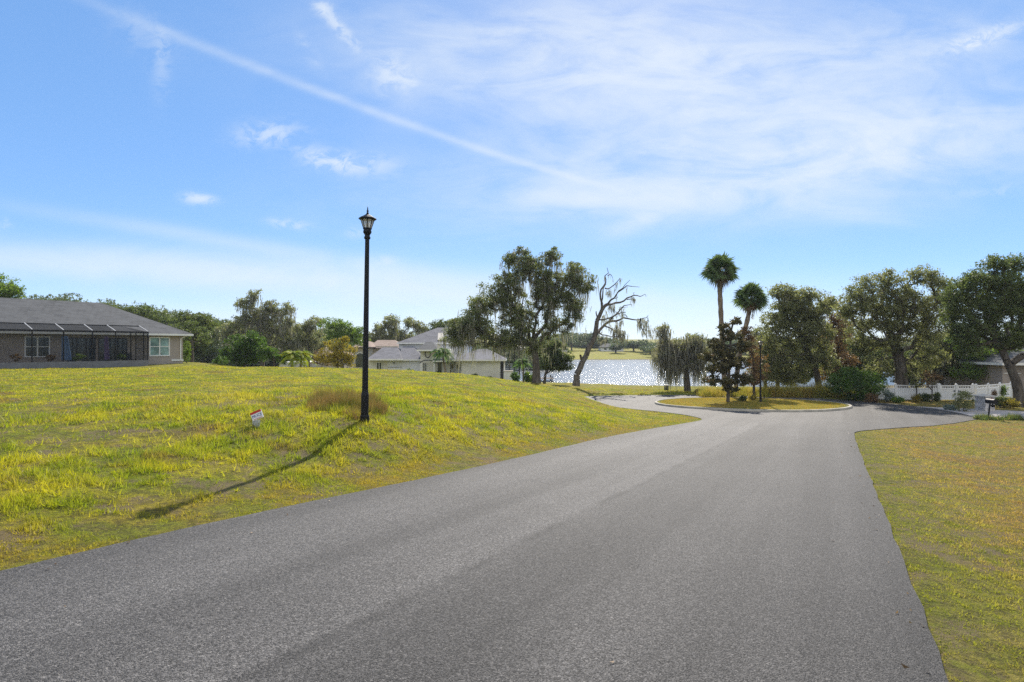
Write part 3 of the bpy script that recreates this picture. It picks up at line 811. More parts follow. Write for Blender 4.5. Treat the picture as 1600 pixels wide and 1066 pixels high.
def strip_grass(name, pts, n, hlo, hhi, w, mat, seed, lean=.25, wob=.4):
    """standing tufts scattered inside a polygon given in photo points projected to the ground"""
    r = np.random.default_rng(seed); P = np.array(pts); lo, hi = P.min(0), P.max(0)
    q = lo+(hi-lo)*r.random((n*4, 2)); q = q[poly_sd(q[:, 0], q[:, 1], P) < 0]
    tf = fbm(q[:, 0]*wob*3, q[:, 1]*wob*3, 3, seed); q = q[r.random(len(q)) < np.clip((tf-.3)/.25, .05, 1)][:n]
    tf = fbm(q[:, 0]*wob*3, q[:, 1]*wob*3, 3, seed)
    z = H(q[:, 0], q[:, 1]); hh = (hlo+(hhi-hlo)*np.clip((tf-.3)*2.2, 0, 1))*(.5+.8*r.random(len(q)))
    v, f, t = blades(np.c_[q, z-.02], hh, np.full(len(q), w), r, lean)
    return tag(link(name, npmesh(name, v, f, t), M[mat]), kind='stuff')
def litter():
    r = np.random.default_rng(5); n = 900; k = r.integers(0, len(road_poly), n); P = road_poly[k]+r.normal(size=(n, 2))*np.where(r.random(n) < .8, .18, .9)[:, None]
    P = P[(P[:, 1] > 2.5) & (P[:, 1] < 40)]; sd = poly_sd(P[:, 0], P[:, 1], road_poly); P = P[sd < .02]; z = hroad(P[:, 0], P[:, 1])+.012
    v, f, t = leaf_tris(np.c_[P, z], .035, r.random(len(P)), r, .7)
    tag(link('fallen_leaves', npmesh('fallen_leaves', v, f, t), M['rust']), kind='stuff')
litter()
NBLADE = 950000
drv_poly = np.array(drv)
build_grass()
# weeds round the near lamp
strip_grass('tall_weeds', [G(X, Y)[:2] for X, Y in ((478,640),(520,652),(565,660),(600,655),(606,640),(585,628),(540,622),(495,626))], 9000, .10, .40, .011, 'weed', 3, .28)
# golden grasses beyond the turning circle
strip_grass('golden_grasses', [(16.5,49.6),(30.5,48.9),(31,50.6),(22,53.2),(16,52.5)], 9000, .35, 1.5, .035, 'dryblade', 5, .28, .25)
strip_grass('shore_grasses', [(2,64),(10,61),(16,57),(21,58),(20,62),(26,66.5),(24,69),(12,72),(5,74)], 5000, .04, .15, .03, 'dryblade', 6, .3, .3)
strip_grass('lime_grass_tuft', [(28.2,47.2),(32.2,46.4),(32.6,48),(29,48.6)], 3200, .35, .95, .03, 'limeblade', 7, .3, .5)


# ------------------------------------------------------------------ street lamps and small street things
def street_lamp(label, x, y, z, lean, lit_scale=1.0):
    t = thing('street_lamp', (x, y, z), label, 'street lamp', 'black post lamps with lantern heads')
    t.rotation_euler = (0, lean, .2)
    p = MB(); p.lathe([(.082, -.3), (.082, .56), (.070, .62), (.066, .66), (.060, 1.6), (.052, 2.8), (.046, 3.98)], 20)
    p.build('post', M['blackmetal'], t, smooth=False)
    p = MB(); p.lathe([(.098, -.05), (.098, .10), (.088, .13)], 20); p.build('base_collar', M['blackmetal'], t)
    c = MB(); c.lathe([(.046, 3.95), (.066, 3.97), (.070, 4.0), (.052, 4.03), (.060, 4.06), (.088, 4.10), (.090, 4.13), (.082, 4.15), (.084, 4.19)], 24); c.build('collar', M['blackmetal'], t, smooth=True)
    lan = MB(); nb = 8; z0, z1, r0, r1 = 4.19, 4.395, .082, .148
    for i in range(nb):
        a = 2*math.pi*i/nb
        lan.bar((r0*math.cos(a), r0*math.sin(a), z0), (r1*math.cos(a), r1*math.sin(a), z1), .016)
    lan.lathe([(r0+.012, z0-.012), (r0+.014, z0+.012)], 8); lan.lathe([(r1-.004, z1-.014), (r1+.012, z1-.008), (r1+.012, z1+.004)], 8)
    lo = lan.build('lantern_frame', M['blackmetal'], t)
    g = MB(); vs = []; n = 8
    for rr, zz in ((r0-.004, z0), (r1-.006, z1-.012)):
        for i in range(n): a = 2*math.pi*i/n; vs.append((rr*math.cos(a), rr*math.sin(a), zz))
    g.add(vs, [(i, (i+1) % n, n+(i+1) % n, n+i) for i in range(n)]); g.build('glass', M['lampglass'], lo)
    b = MB(); b.lathe([(.012, z0+.01), (.03, z0+.03), (.028, z0+.12), (.01, z0+.14)], 12); b.build('bulb', M['whitepaint'], lo, smooth=True)
    r = MB(); r.lathe([(.188, 4.388), (.192, 4.405), (.186, 4.42), (.120, 4.455), (.045, 4.50), (.022, 4.515)], 8); r.build('lantern_roof', M['blackmetal'], t)
    f = MB(); f.lathe([(.024, 4.51), (.030, 4.53), (.012, 4.55), (.026, 4.575), (.010, 4.60), (.014, 4.61), (.003, 4.68)], 12); f.build('finial', M['blackmetal'], t, smooth=True)
    return t
lp = W(570, 652, 12.55); street_lamp('tall black street lamp with glass lantern in the weeds on the near left bank', lp[0], lp[1], H1(lp[0], lp[1]), .012)
ib = on_road(1188, 632.5)
street_lamp('black street lamp beside the magnolia on the turning circle island', ib[0], ib[1], float(hisl(ib[0], ib[1])), 0)

def text_mesh(name, body, size, mat, parent, loc, rot):
    cu = bpy.data.curves.new(name+'_outline', 'FONT'); cu.body = body; cu.size = size; cu.extrude = .0012; cu.align_x = 'CENTER'; cu.align_y = 'CENTER'; cu.resolution_u = 3
    q = bpy.data.objects.new(name+'_outline', cu); COL.objects.link(q); bpy.context.view_layer.update()
    me = bpy.data.meshes.new_from_object(q.evaluated_get(bpy.context.evaluated_depsgraph_get())); bpy.data.objects.remove(q); me.materials.clear()
    o = link(name, me, mat, parent, loc); o.rotation_euler = rot
    return o
def yard_sign():
    g = G(401, 671); t = thing('yard_sign', (g[0], g[1], g[2]), 'small tilted yard sign with red top stripe and blue lettering on the left bank', 'yard sign', rz=R(-8))
    red = simple('sign_red', (.50, .035, .03), .5, .4, 0, .08, 8); wh = simple('sign_white', (.72, .72, .76), .5, .4, 0, .05, 8); bl = simple('sign_blue', (.03, .06, .30), .5)
    s = g[1]/900.0
    p = MB(); p.box(-.082, .082, -.006, .006, -.05, .14); p.build('backing_panel', simple('sign_grey', (.40, .42, .42), .6), t)
    q = bpy.data.objects.new('tilted_board', None)
    m = MB(); m.box(-.125, .125, -.022, -.008, -.085, .085); bo = m.build('board', wh, t); bo.location = (.02, 0, .245); bo.rotation_euler = (0, R(-22), 0)
    bpy.data.objects.remove(q)
    m = MB(); m.box(-.127, .127, -.026, -.0225, .045, .087); m.build('red_stripe', red, bo)
    text_mesh('lettering', 'MUCE', .085, bl, bo, (.005, -.024, -.012), (R(90), 0, 0))
    m = MB(); m.box(-.09, .10, -.026, -.0225, -.072, -.064); m.build('red_underline', red, bo)
    m = MB(); m.bar((-.07, 0, -.25), (-.07, 0, .1), .008); m.bar((.07, 0, -.25), (.07, 0, .1), .008); m.build('wire_stake', M['greypaint'], t)
yard_sign()

def mailbox():
    p = on_road(1541, 655); d = p[1]
    t = thing('mailbox', (p[0]+.05, p[1], H1(p[0], p[1])), 'black mailbox on a leaning black post in strap leaved plants', 'mailbox')
    m = MB(); m.bar((0, 0, -.2), (.16, 0, 1.0), .085, .085, 8); m.bar((.10, 0, .72), (.34, 0, .92), .04); m.build('post', M['blackmetal'], t)
    vs = []; n = 12; prof = [(-.13, 0), (.13, 0)]+[(.13*math.cos(a), .14+.13*math.sin(a)) for a in np.linspace(0, math.pi, n)]
    m = MB(); k = len(prof)
    for yy in (-.28, .28): vs += [(.22+a, yy, .92+b) for a, b in prof]
    m.add(vs, [(i, (i+1) % k, k+(i+1) % k, k+i) for i in range(k)]+[tuple(range(k-1, -1, -1)), tuple(range(k, 2*k))]); m.build('box', M['blackmetal'], t)
    m = MB(); m.box(.30, .42, -.02, .10, .70, .86); m.build('paper_holder', M['blackmetal'], t)
    m = MB(); m.bar((.36, .1, 1.0), (.36, .1, 1.22), .012); m.box(.35, .372, .1, .2, 1.15, 1.24); m.build('flag', simple('flag_red', (.35, .04, .03), .5), t)
    pts = [(p[0]+dx, p[1]+dy) for dx, dy in ((-.5, -.45), (1.9, -.3), (2.1, .3), (.6, .55), (-.5, .4))]
    strip_grass('strap_leaved_plants', pts, 1500, .22, .42, .045, 'paleblade', 41, .55, .6)
mailbox()
def pillar():
    p = on_road(1538, 641.5)
    t = thing('stone_pillar', (p[0], p[1], H1(p[0], p[1])), 'grey fieldstone pillar with pale cap beside the driveway', 'pillar', rz=R(6)); t.scale = (.74, .8, 1)
    r = random.Random(3); m = MB(); z = -.1; w = .47
    while z < .86:
        hh = r.uniform(.10, .17)
        for side in range(4):
            a = -w
            while a < w-.02:
                L = min(r.uniform(.14, .34), w-a); o = r.uniform(.0, .035); x0, x1 = a+.006, a+L-.006; q0, q1 = -w-o, -w+.12
                if side == 0: m.box(x0, x1, q0, q1, z+.005, z+hh-.006)
                elif side == 1: m.box(x0, x1, -q1, -q0, z+.005, z+hh-.006)
                elif side == 2: m.box(q0, q1, x0, x1, z+.004, z+hh-.005)
                else: m.box(-q1, -q0, x0, x1, z+.004, z+hh-.005)
                a += L
        z += hh
    m.build('stone_shaft', M['stone'], t, bevel=.012)
    m = MB(); m.box(-.43, .43, -.43, .43, -.1, z-.02); m.build('mortar_core', M['kerb'], t)
    m = MB(); h = z+.003; m.add([(-.58, -.58, h), (.58, -.58, h), (.58, .58, h), (-.58, .58, h), (-.58, -.58, h+.07), (.58, -.58, h+.07), (.58, .58, h+.07), (-.58, .58, h+.07), (0, 0, h+.19)],
          [(0, 3, 2, 1), (0, 1, 5, 4), (1, 2, 6, 5), (2, 3, 7, 6), (3, 0, 4, 7), (4, 5, 8), (5, 6, 8), (6, 7, 8), (7, 4, 8)]); m.build('cap', M['concrete'], t)
    m = MB(); m.lathe([(.09, -.012), (.09, .012)], 16); o = m.build('number_plaque', M['whitepaint'], t); o.location = (-.24, -.525, .62); o.rotation_euler = (R(90), 0, 0)
pillar()

def fence_run(t, a, b, z, n_pan, h=1.22, name='panel', solid=True):
    """panels with an open picket strip on top, posts at each end"""
    a = Vector(a); b = Vector(b); d = (b-a)/n_pan; ang = math.atan2(d.y, d.x); L = d.length
    for k in range(n_pan+1):
        P = a+d*k; m = MB(); m.box(-.065, .065, -.065, .065, -.15, h+.06); m.lathe([(.10, h+.06), (.10, h+.085), (.02, h+.15)], 4, ph=.5)
        o = m.build('post', M['whitevinyl'], t, (P.x, P.y, 0)); o.rotation_euler = (0, 0, ang)
    for k in range(n_pan):
        P = a+d*k; m = MB()
        for zz in (.05, h-.30, h-.06): m.box(.07, L-.07, -.03, .03, zz, zz+.06)
        x = .075
        while x < L-.08:
            w = min(.145, L-.075-x); m.box(x+.002, x+w-.002, -.015, .015, .11, h-.30); x += .15
        x = .12
        while x < L-.1: m.box(x, x+.04, -.012, .012, h-.24, h-.06); x += .135
        o = m.build(name, M['whitevinyl'], t, (P.x, P.y, 0)); o.rotation_euler = (0, 0, ang)
def fences():
    d = 46.0; xx = lambda X: (X-800)/F*d
    zf = lambda x, y: H1(x, y)
    z0 = zf(xx(1415), d)
    t = thing('white_fence', (xx(1376), d, z0), 'white vinyl fence with open picket top left of the gate, behind the shrubs', 'fence')
    fence_run(t, (0, .8, 0), (xx(1465.5)-xx(1376), 0, 0), z0, 3)
    z1 = zf(xx(1494), d)
    g = thing('white_gate', (xx(1466)+.16, d, z1), 'white double vinyl gate with picket top beside the grey shrub', 'gate')
    w = xx(1493)-xx(1466)-.2; 
    for k, nm in enumerate(('gate_leaf', 'gate_leaf')):
        m = MB(); x0 = k*(w+.14); h = 1.2
        m.box(x0, x0+.07, -.035, .035, .04, h+.02); m.box(x0+w-.07, x0+w, -.035, .035, .04, h+.02)
        for zz in (.06, h-.30, h-.06): m.box(x0+.07, x0+w-.07, -.03, .03, zz, zz+.06)
        x = x0+.075
        while x < x0+w-.08: m.box(x, min(x+.146, x0+w-.075), -.014, .014, .12, h-.30); x += .15
        x = x0+.11
        while x < x0+w-.1: m.box(x, x+.04, -.012, .012, h-.24, h-.06); x += .135
        o = m.build(nm, M['whitevinyl'], g)
        hb = MB(); xa = x0+w-.16 if k == 0 else x0+.06; hb.box(xa, xa+.1, -.06, -.037, .70, .80); hb.build('latch', M['blackmetal'], o)
    for xp in (-.08, w+.07, 2*w+.24):
        m = MB(); m.box(xp-.065, xp+.065, -.065, .065, -.15, 1.27); m.lathe([(.10, 1.27), (.10, 1.295), (.02, 1.36)], 4, c=(xp, 0, 0), ph=.5); m.build('gate_post', M['whitevinyl'], g)
    z2 = zf(xx(1560), 47)
    t = thing('white_fence', (xx(1523)+.1, d+.2, z2+.05), 'white picket topped fence to the right of the gate, in front of the grey house', 'fence')
    fence_run(t, (.15, 0, 0), (5.2, 2.6, 0), z2, 3, 1.15)
fences()
u = on_road(1041, 606.5)
def utility_box():
    y = 59.0; x = (1041-800)/F*y; t = thing('utility_box', (x, y, H1(x, y)), 'small dark utility box standing on the lake shore lawn', 'utility box')
    m = MB(); m.box(-.2, .2, -.15, .15, 0, .48); m.build('cabinet', simple('utility_green', (.03, .04, .035), .6), t, bevel=.02)
    m = MB(); m.add([(-.23, -.18, .485), (.23, -.18, .485), (.23, .18, .485), (-.23, .18, .485), (-.22, -.17, .53), (.22, -.17, .53), (.22, .17, .57), (-.22, .17, .57)], [(0, 3, 2, 1), (4, 5, 6, 7), (0, 1, 5, 4), (1, 2, 6, 5), (2, 3, 7, 6), (3, 0, 4, 7)]); m.build('lid', M['darkmetal'], t)
utility_box()

# ------------------------------------------------------------------ houses
def hip(x0, x1, y0, y1, ze, zr, ra, rb, ry=None, th=.16):
    ry = (y0+y1)/2 if ry is None else ry; m = MB()
    vs = [(x0, y0, ze), (x1, y0, ze), (x1, y1, ze), (x0, y1, ze), (ra, ry, zr), (rb, ry, zr), (x0, y0, ze-th), (x1, y0, ze-th), (x1, y1, ze-th), (x0, y1, ze-th)]
    m.add(vs, [(0, 1, 5, 4), (1, 2, 5), (2, 3, 4, 5), (3, 0, 4), (6, 9, 8, 7)]); return m
def fascia(x0, x1, y0, y1, ze, th=.18, o=.02):
    m = MB(); z0, z1 = ze-th, ze-.004
    m.box(x0-o, x1+o, y0-o, y0+.02, z0, z1); m.box(x0-o, x1+o, y1-.02, y1+o, z0, z1); m.box(x0-o, x0+.02, y0+.02, y1-.02, z0, z1); m.box(x1-.02, x1+o, y0+.02, y1-.02, z0, z1); return m
def window(t, x0, x1, z0, z1, y, cols=2, rows=2, frame='whitepaint', pane='glass', fw=.09, mw=.06, name='window'):
    m = MB(); yf, yb = y-.06, y-.003
    m.box(x0, x1, yf, yb, z1-fw, z1); m.box(x0, x1, yf-.02, yb, z0, z0+fw); m.box(x0, x0+fw, yf, yb, z0+fw, z1-fw); m.box(x1-fw, x1, yf, yb, z0+fw, z1-fw)
    for i in range(1, cols): c = x0+(x1-x0)*i/cols; m.box(c-mw/2-.02, c+mw/2+.02, yf+.004, yb, z0+fw, z1-fw)
    for i in range(1, rows): c = z0+(z1-z0)*i/rows; m.box(x0+fw, x1-fw, yf+.008, yb, c-mw/2, c+mw/2)
    o = m.build(name, M[frame], t)
    p = MB(); p.box(x0+fw*.5, x1-fw*.5, y-.03, y-.006, z0+fw*.5, z1-fw*.5); p.build('pane', M[pane], o)
    return o
def left_house():
    C0 = (-31.6, 50.0, .08); rz = math.atan2(.832, .555)
    t = thing('stucco_house', C0, 'grey brown stucco house with grey shingle hip roof at the left edge', 'house', rz=rz)
    m = MB(); m.box(-21, 3.94, 2.0, 15.6, -.4, 2.7); m.build('wall', M['greywall'], t)
    m = hip(-22, 4.6, 1.4, 16.6, 2.80, 5.78, -14.5, -.1, 9.0); m.build('roof', M['roofgrey'], t)
    fascia(-22, 4.6, 1.4, 16.6, 2.80, .17).build('gutter', M['whitepaint'], t)
    window(t, .98, 2.74, .75, 2.50, 2.0, pane='blueglass'); window(t, -7.95, -6.33, .80, 2.45, 2.0)
    for a, b in ((-5.2, -3.2), (-3.0, -.8), (-14, -11.5)):
        o = window(t, a, b, .12, 2.35, 2.0, 3, 1, 'darkmetal', fw=.06, name='sliding_door')
    m = MB(); m.bar((3.7, 1.93, .3), (3.7, 1.93, 2.35), .08); m.bar((3.7, 1.93, 2.35), (4.1, 1.45, 2.66), .08); m.build('downspout', M['whitepaint'], t)
    m = MB(); m.box(2.9, 3.98, 1.94, 1.998, .28, .42); m.build('wall_band', M['whitepaint'], t)
    # screened porch
    m = MB(); m.box(-18, -.02, .06, 1.99, -.4, .10); m.build('porch_slab', M['kerb'], t)
    m = MB(); m.box(-18, 0, -.06, .05, -.4, .45); m.build('knee_wall', simple('porch_wall_grey', (.16, .16, .17), .9), t)
    fr = MB(); xs = [-18, -16, -14, -12, -10.1, -8.06, -6.1, -4.15, -2.5, -1.35, -.95, -.35, 0]
    for x in xs: fr.box(x-.035, x+.035, -.035, .035, .45, 2.85)
    fr.box(-18, .035, -.05, .05, 2.80, 2.92); fr.box(-1.0, .03, -.03, .03, 1.45, 1.50); fr.box(-.35, .03, -.03, .03, .8, .85); fr.box(-18, .02, 1.62, 1.68, 3.38, 3.46)
    fr.box(-.03, .03, .05, 1.95, 2.80, 2.9); fr.build('porch_frame', M['blackmetal'], t)
    for x in xs[1:9]+[0]:
        m = MB(); m.bar((x, 0, 2.93), (x, 1.65, 3.46), .055); m.build('porch_rafter', M['greypaint'], t)
    s = MB(); s.add([(-18, .0, .45), (0, 0, .45), (0, 0, 2.85), (-18, 0, 2.85)], [(0, 1, 2, 3)]); s.add([(-18, 0, 2.9), (0, 0, 2.9), (-1.6, 1.65, 3.42), (-18, 1.65, 3.42)], [(0, 1, 2, 3)])
    s.add([(-18, 1.65, 3.42), (-1.6, 1.65, 3.42), (-1.6, 3.0, 3.43), (-18, 3.0, 3.43)], [(0, 1, 2, 3)]); s.add([(0, 0, .1), (0, 1.98, .1), (0, 1.98, 2.6), (0, 0, 2.85)], [(0, 1, 2, 3)]); s.add([(0, 0, 2.9), (0, 1.6, 2.9), (-1.6, 1.65, 3.42)], [(0, 1, 2)])
    s.build('porch_screen', M['screen'], t)
    A = Vector((.555, .832, 0)); B = Vector((-.832, .555, 0)); O = Vector(C0)
    loc = lambda x, y, z: tuple(O+A*x+B*y+Vector((0, 0, z)))
    def curtain(name, x, w, col, label, kind):
        c = MB(); n = 14; vs = []
        for i in range(n+1):
            for zz in (.55, 2.45): vs.append((-w/2+w*i/n*(1 if zz < 2 else .6), .05*math.sin(i*1.9), zz))
        c.add(vs, [(2*i, 2*i+2, 2*i+3, 2*i+1) for i in range(n)])
        o = c.build(name, simple(name+'_cloth', col, .9, .1), None); o.location = loc(x, .5, 0); o.rotation_euler = (0, 0, rz)
        s = o.modifiers.new('thick', 'SOLIDIFY'); s.thickness = .01; tag(o, label, kind)
    curtain('blue_drape', -5.7, .7, (.16, .25, .42), 'pale blue cloth hanging in the porch beside the white framed window', 'cloth')
    curtain('purple_curtain', -2.9, .42, (.20, .15, .30), 'narrow purple curtain hanging in the screened porch by the glass doors', 'curtain')
    for i, (x, hh, lf, lab) in enumerate(((-8.9, .75, 'rust', 'potted plant with reddish leaves in the porch, left of the white framed window'), (-6.7, .55, 'rust', 'low potted plant on the porch ledge under the white framed window'), (-4.9, .6, 'brightleaf', 'fresh green potted plant in the porch beside the pale blue cloth'), (-1.9, .5, 'citrus', 'dark green potted plant in the porch right of the purple curtain'))):
        L = loc(x, .55, .1)
        q = thing('potted_plant', L, lab, 'potted plant', 'potted plants in the screened porch')
        m = MB(); m.lathe([(.14, 0), (.20, .35), (.22, .36), (.22, .40), (.18, .39)], 14); m.build('pot', M['concrete'], q)
        r = np.random.default_rng(60+i); c = rand_dirs(14, r)*np.array([.28, .28, .25])+np.array([0, 0, .4+hh*.4]); v, f, tt = clumps(c, .16, 40, .09, r); link('foliage', npmesh('foliage', v, f, tt), M[lf], q)
    L = loc(-.9, .9, .1); q = thing('porch_chair', L, 'dark metal chair standing at the right end of the screened porch', 'chair', rz=rz+.4)
    m = MB(); m.box(-.25, .25, -.25, .25, .40, .45); m.build('seat', M['darkmetal'], q)
    m = MB(); m.box(-.25, .25, .22, .27, .45, .95); m.build('backrest', M['darkmetal'], q)
    for a in (-.22, .22):
        for b in (-.22, .22): m = MB(); m.bar((a, b, 0), (a, b, .4), .035); m.build('leg', M['darkmetal'], q)
left_house()

def white_house():
    d = 80.0; zg = -3.05; s = d/F
    X = lambda px, dd=d: (px-800)/F*dd
    Z = lambda py, dd=d: EYE-(py-HZ)/F*dd
    ox, oy = X(680), d
    t = thing('white_house', (ox, oy, zg), 'large white two storey house with many grey hip roofs behind the grass bank', 'house')
    def bx(px0, px1, y0, y1, py0, py1, dd, name, mat):
        m = MB(); m.box(X(px0, dd)-ox, X(px1, dd)-ox, y0-oy, y1-oy, Z(py1, dd)-zg, Z(py0, dd)-zg); return m.build(name, M[mat], t)
    def hp(px0, px1, dd, depth, pye, pyr, pa, pb, mat='roofwarm', ov=.5):
        ydd = dd-ov; rr = dd+depth/2
        m = hip(X(px0, ydd)-ox, X(px1, ydd)-ox, ydd-oy, dd+depth+ov-oy, Z(pye, ydd)-zg, Z(pyr, rr)-zg, X(pa, rr)-ox, X(pb, rr)-ox); m.build('roof', M[mat], t)
        fascia(X(px0, ydd)-ox, X(px1, ydd)-ox, ydd-oy, dd+depth+ov-oy, Z(pye, ydd)-zg, .2).build('fascia', M['whitepaint'], t)
    def win(px0, px1, py0, py1, dd, **k): window(t, X(px0, dd)-ox, X(px1, dd)-ox, Z(py1, dd)-zg, Z(py0, dd)-zg, dd-oy, **k)
    bx(576, 614, 81, 90, 561, 597, 81, 'wall', 'creamwall'); bx(606, 628, 80.75, 88, 561.5, 598, 80.75, 'wall', 'white')
    hp(573, 628, 80.2, 9, 561, 543, 598, 621)
    bx(628, 658, 80.6, 90, 561, 597, 80.6, 'wall', 'white'); hp(618, 662, 80.6, 9, 561.5, 541.5, 630, 646)
    bx(657, 703, 78, 86, 546, 598, 78, 'wall', 'creamwall'); hp(651, 684, 77.4, 6.4, 546.5, 534, 666, 676, 'roofgrey'); hp(676, 712, 77.8, 7, 563.5, 548, 684, 705, 'roofwarm')
    bx(623, 731, 86, 96, 534, 585, 86, 'upper_wall', 'white'); hp(620, 735, 86, 11, 535.5, 512, 684, 706, 'roofwarm')
    bx(690, 721, 78.6, 88, 563, 598, 78.6, 'wall', 'white'); bx(721, 781.5, 76, 86, 563, 600, 76, 'wall', 'creamwall'); hp(698, 791, 76, 10, 562, 545.5, 748, 762, 'roofwarm')
    # porch at the right end
    m = MB(); m.box(X(781.6, 76)-ox, X(788.6, 76)-ox, 77.5-oy, 84-oy, 0, Z(563, 76)-zg); m.build('porch_shade_block', M['darkmetal'], t)  # solid dark block painted in for the shade inside the open porch
    m = MB(); m.box(X(787, 76)-ox, X(789.3, 76)-ox, 76-oy, 76.2-oy, 0, Z(563.2, 76)-zg); m.build('porch_column', M['whitepaint'], t)
    for a, b in ((695, 702), (704, 710), (712, 718)): win(a, b, 568.5, 577, 78.6, cols=1, rows=1, frame='whitepaint')
    win(588, 597, 566, 582, 81, cols=2, rows=1); win(613, 618, 565, 569.5, 80.75, cols=1, rows=1)
    win(653.5, 657, 567, 585, 78.0-.02, cols=1, rows=1, name='door_sidelight') if False else None
    win(660.5, 667.5, 566, 590, 78, cols=2, rows=1, frame='whitepaint', name='french_door'); win(684, 690, 564, 590, 78, cols=1, rows=1, frame='darkmetal', name='front_door')
    win(626, 633.5, 536.5, 540.5, 86, cols=2, rows=1); win(659.5, 664.5, 536, 541, 86, cols=1, rows=1)
    m = MB(); 
    for i in range(24):
        a0, a1 = 2*math.pi*i/24, 2*math.pi*(i+1)/24; rx, rz_ = .36, .52
        m.bar((rx*math.cos(a0), 0, rz_*math.sin(a0)), (rx*math.cos(a1), 0, rz_*math.sin(a1)), .09)
    o = m.build('oval_window', M['darkmetal'], t); o.location = (X(668.5, 78)-ox, 78-.05-oy, Z(553, 78)-zg)
    # arched entry hood
    m = MB(); cx, cz = X(668, 77)-ox, Z(568, 77)-zg
    for i in range(8):
        a0, a1 = math.pi*i/8, math.pi*(i+1)/8; m.bar((cx+1.05*math.cos(a0), 77.4-oy, cz+.42*math.sin(a0)), (cx+1.05*math.cos(a1), 77.4-oy, cz+.42*math.sin(a1)), .14)
    m.build('entry_hood', M['roofgrey'], t)
    for px in (657.5, 678): m = MB(); m.box(X(px, 77)-ox-.1, X(px, 77)-ox+.1, 77.3-oy, 77.5-oy, 0, cz); m.build('entry_column', M['whitepaint'], t)
    # small dormer block, sunlight on its face put into the pale colour
    m = MB(); m.add([(X(686, 88)-ox, 86.2-oy, Z(531.5, 86)-zg), (X(696.5, 88)-ox, 86.2-oy, Z(531.5, 86)-zg), (X(693, 90)-ox, 89.6-oy, Z(520.5, 90)-zg+.12), (X(685, 90)-ox, 89.6-oy, Z(520.5, 90)-zg+.12), (X(686, 88)-ox, 91-oy, Z(531.5, 86)-zg), (X(696.5, 88)-ox, 91-oy, Z(531.5, 86)-zg)], [(0, 1, 2, 3), (1, 5, 2), (0, 3, 4), (3, 2, 5, 4)]); m.build('dormer_roof', M['concrete'], t)
    m = MB(); m.box(X(606.5, 80.7)-ox, X(627.5, 80.7)-ox, 80.68-oy, 80.745-oy, Z(574.5, 80.7)-zg, Z(573, 80.7)-zg); m.build('wall_band', M['greypaint'], t)
    # wall lamp and vents
    # brown roofed house
    d2 = 96.0; ox2 = X(585, d2)
    h = thing('brown_roof_house', (ox2, d2, -3.1), 'beige house with brown tiled roof and arched window behind the lamp post', 'house')
    def P(px0, px1, y0, y1, pz0, pz1, name, mat): m = MB(); m.box(X(px0, y0)-ox2, X(px1, y0)-ox2, y0-d2, y1-d2, Z(pz1, y0)+3.1, Z(pz0, y0)+3.1); return m.build(name, M[mat], h)
    P(552, 577, 94, 106, 542, 588, 'wall', 'tanwall'); P(577, 622, 97, 106, 541, 585, 'wall', 'tanwall')
    for (a, b, yy, dep, e, r, pa, pb) in ((550, 580, 93.4, 13, 542.5, 533.5, 560, 578), (574, 625, 96.4, 11, 544, 531.5, 590, 617), (492, 530, 98, 12, 556, 542, 502, 515)):
        m = hip(X(a, yy)-ox2, X(b, yy)-ox2, yy-d2, yy+dep-d2, Z(e, yy)+3.1, Z(r, yy+dep/2)+3.1, X(pa, yy+dep/2)-ox2, X(pb, yy+dep/2)-ox2); m.build('roof', M['roofbrown'], h)
    P(494, 528, 98.6, 109, 556, 590, 'wall', 'tanwall'); P(436, 495, 99, 109, 566, 590, 'garden_wall', 'white')
    m = MB(); n = 14; w = .75; vs = [(-w, 0, 0), (w, 0, 0)]+[(w*math.cos(a), 0, 1.5+w*math.sin(a)) for a in np.linspace(0, math.pi, n)]
    k = len(vs); vs2 = vs+[(x, .1, z) for x, y, z in vs]; m.add(vs2, [tuple(range(k)), tuple(range(2*k-1, k-1, -1))]+[(i, k+i, k+(i+1) % k, (i+1) % k) for i in range(k)])
    o = m.build('arched_window', M['glass'], h); o.location = (X(563, 94)-ox2, 93.93-d2, Z(568, 94)+3.1-.6)
    f = MB()
    for i in range(12):
        a0, a1 = math.pi*i/12, math.pi*(i+1)/12; f.bar((.85*math.cos(a0), -.03, 1.5+.85*math.sin(a0)), (.85*math.cos(a1), -.03, 1.5+.85*math.sin(a1)), .16)
    f.build('window_arch', M['whitepaint'], o)
white_house()

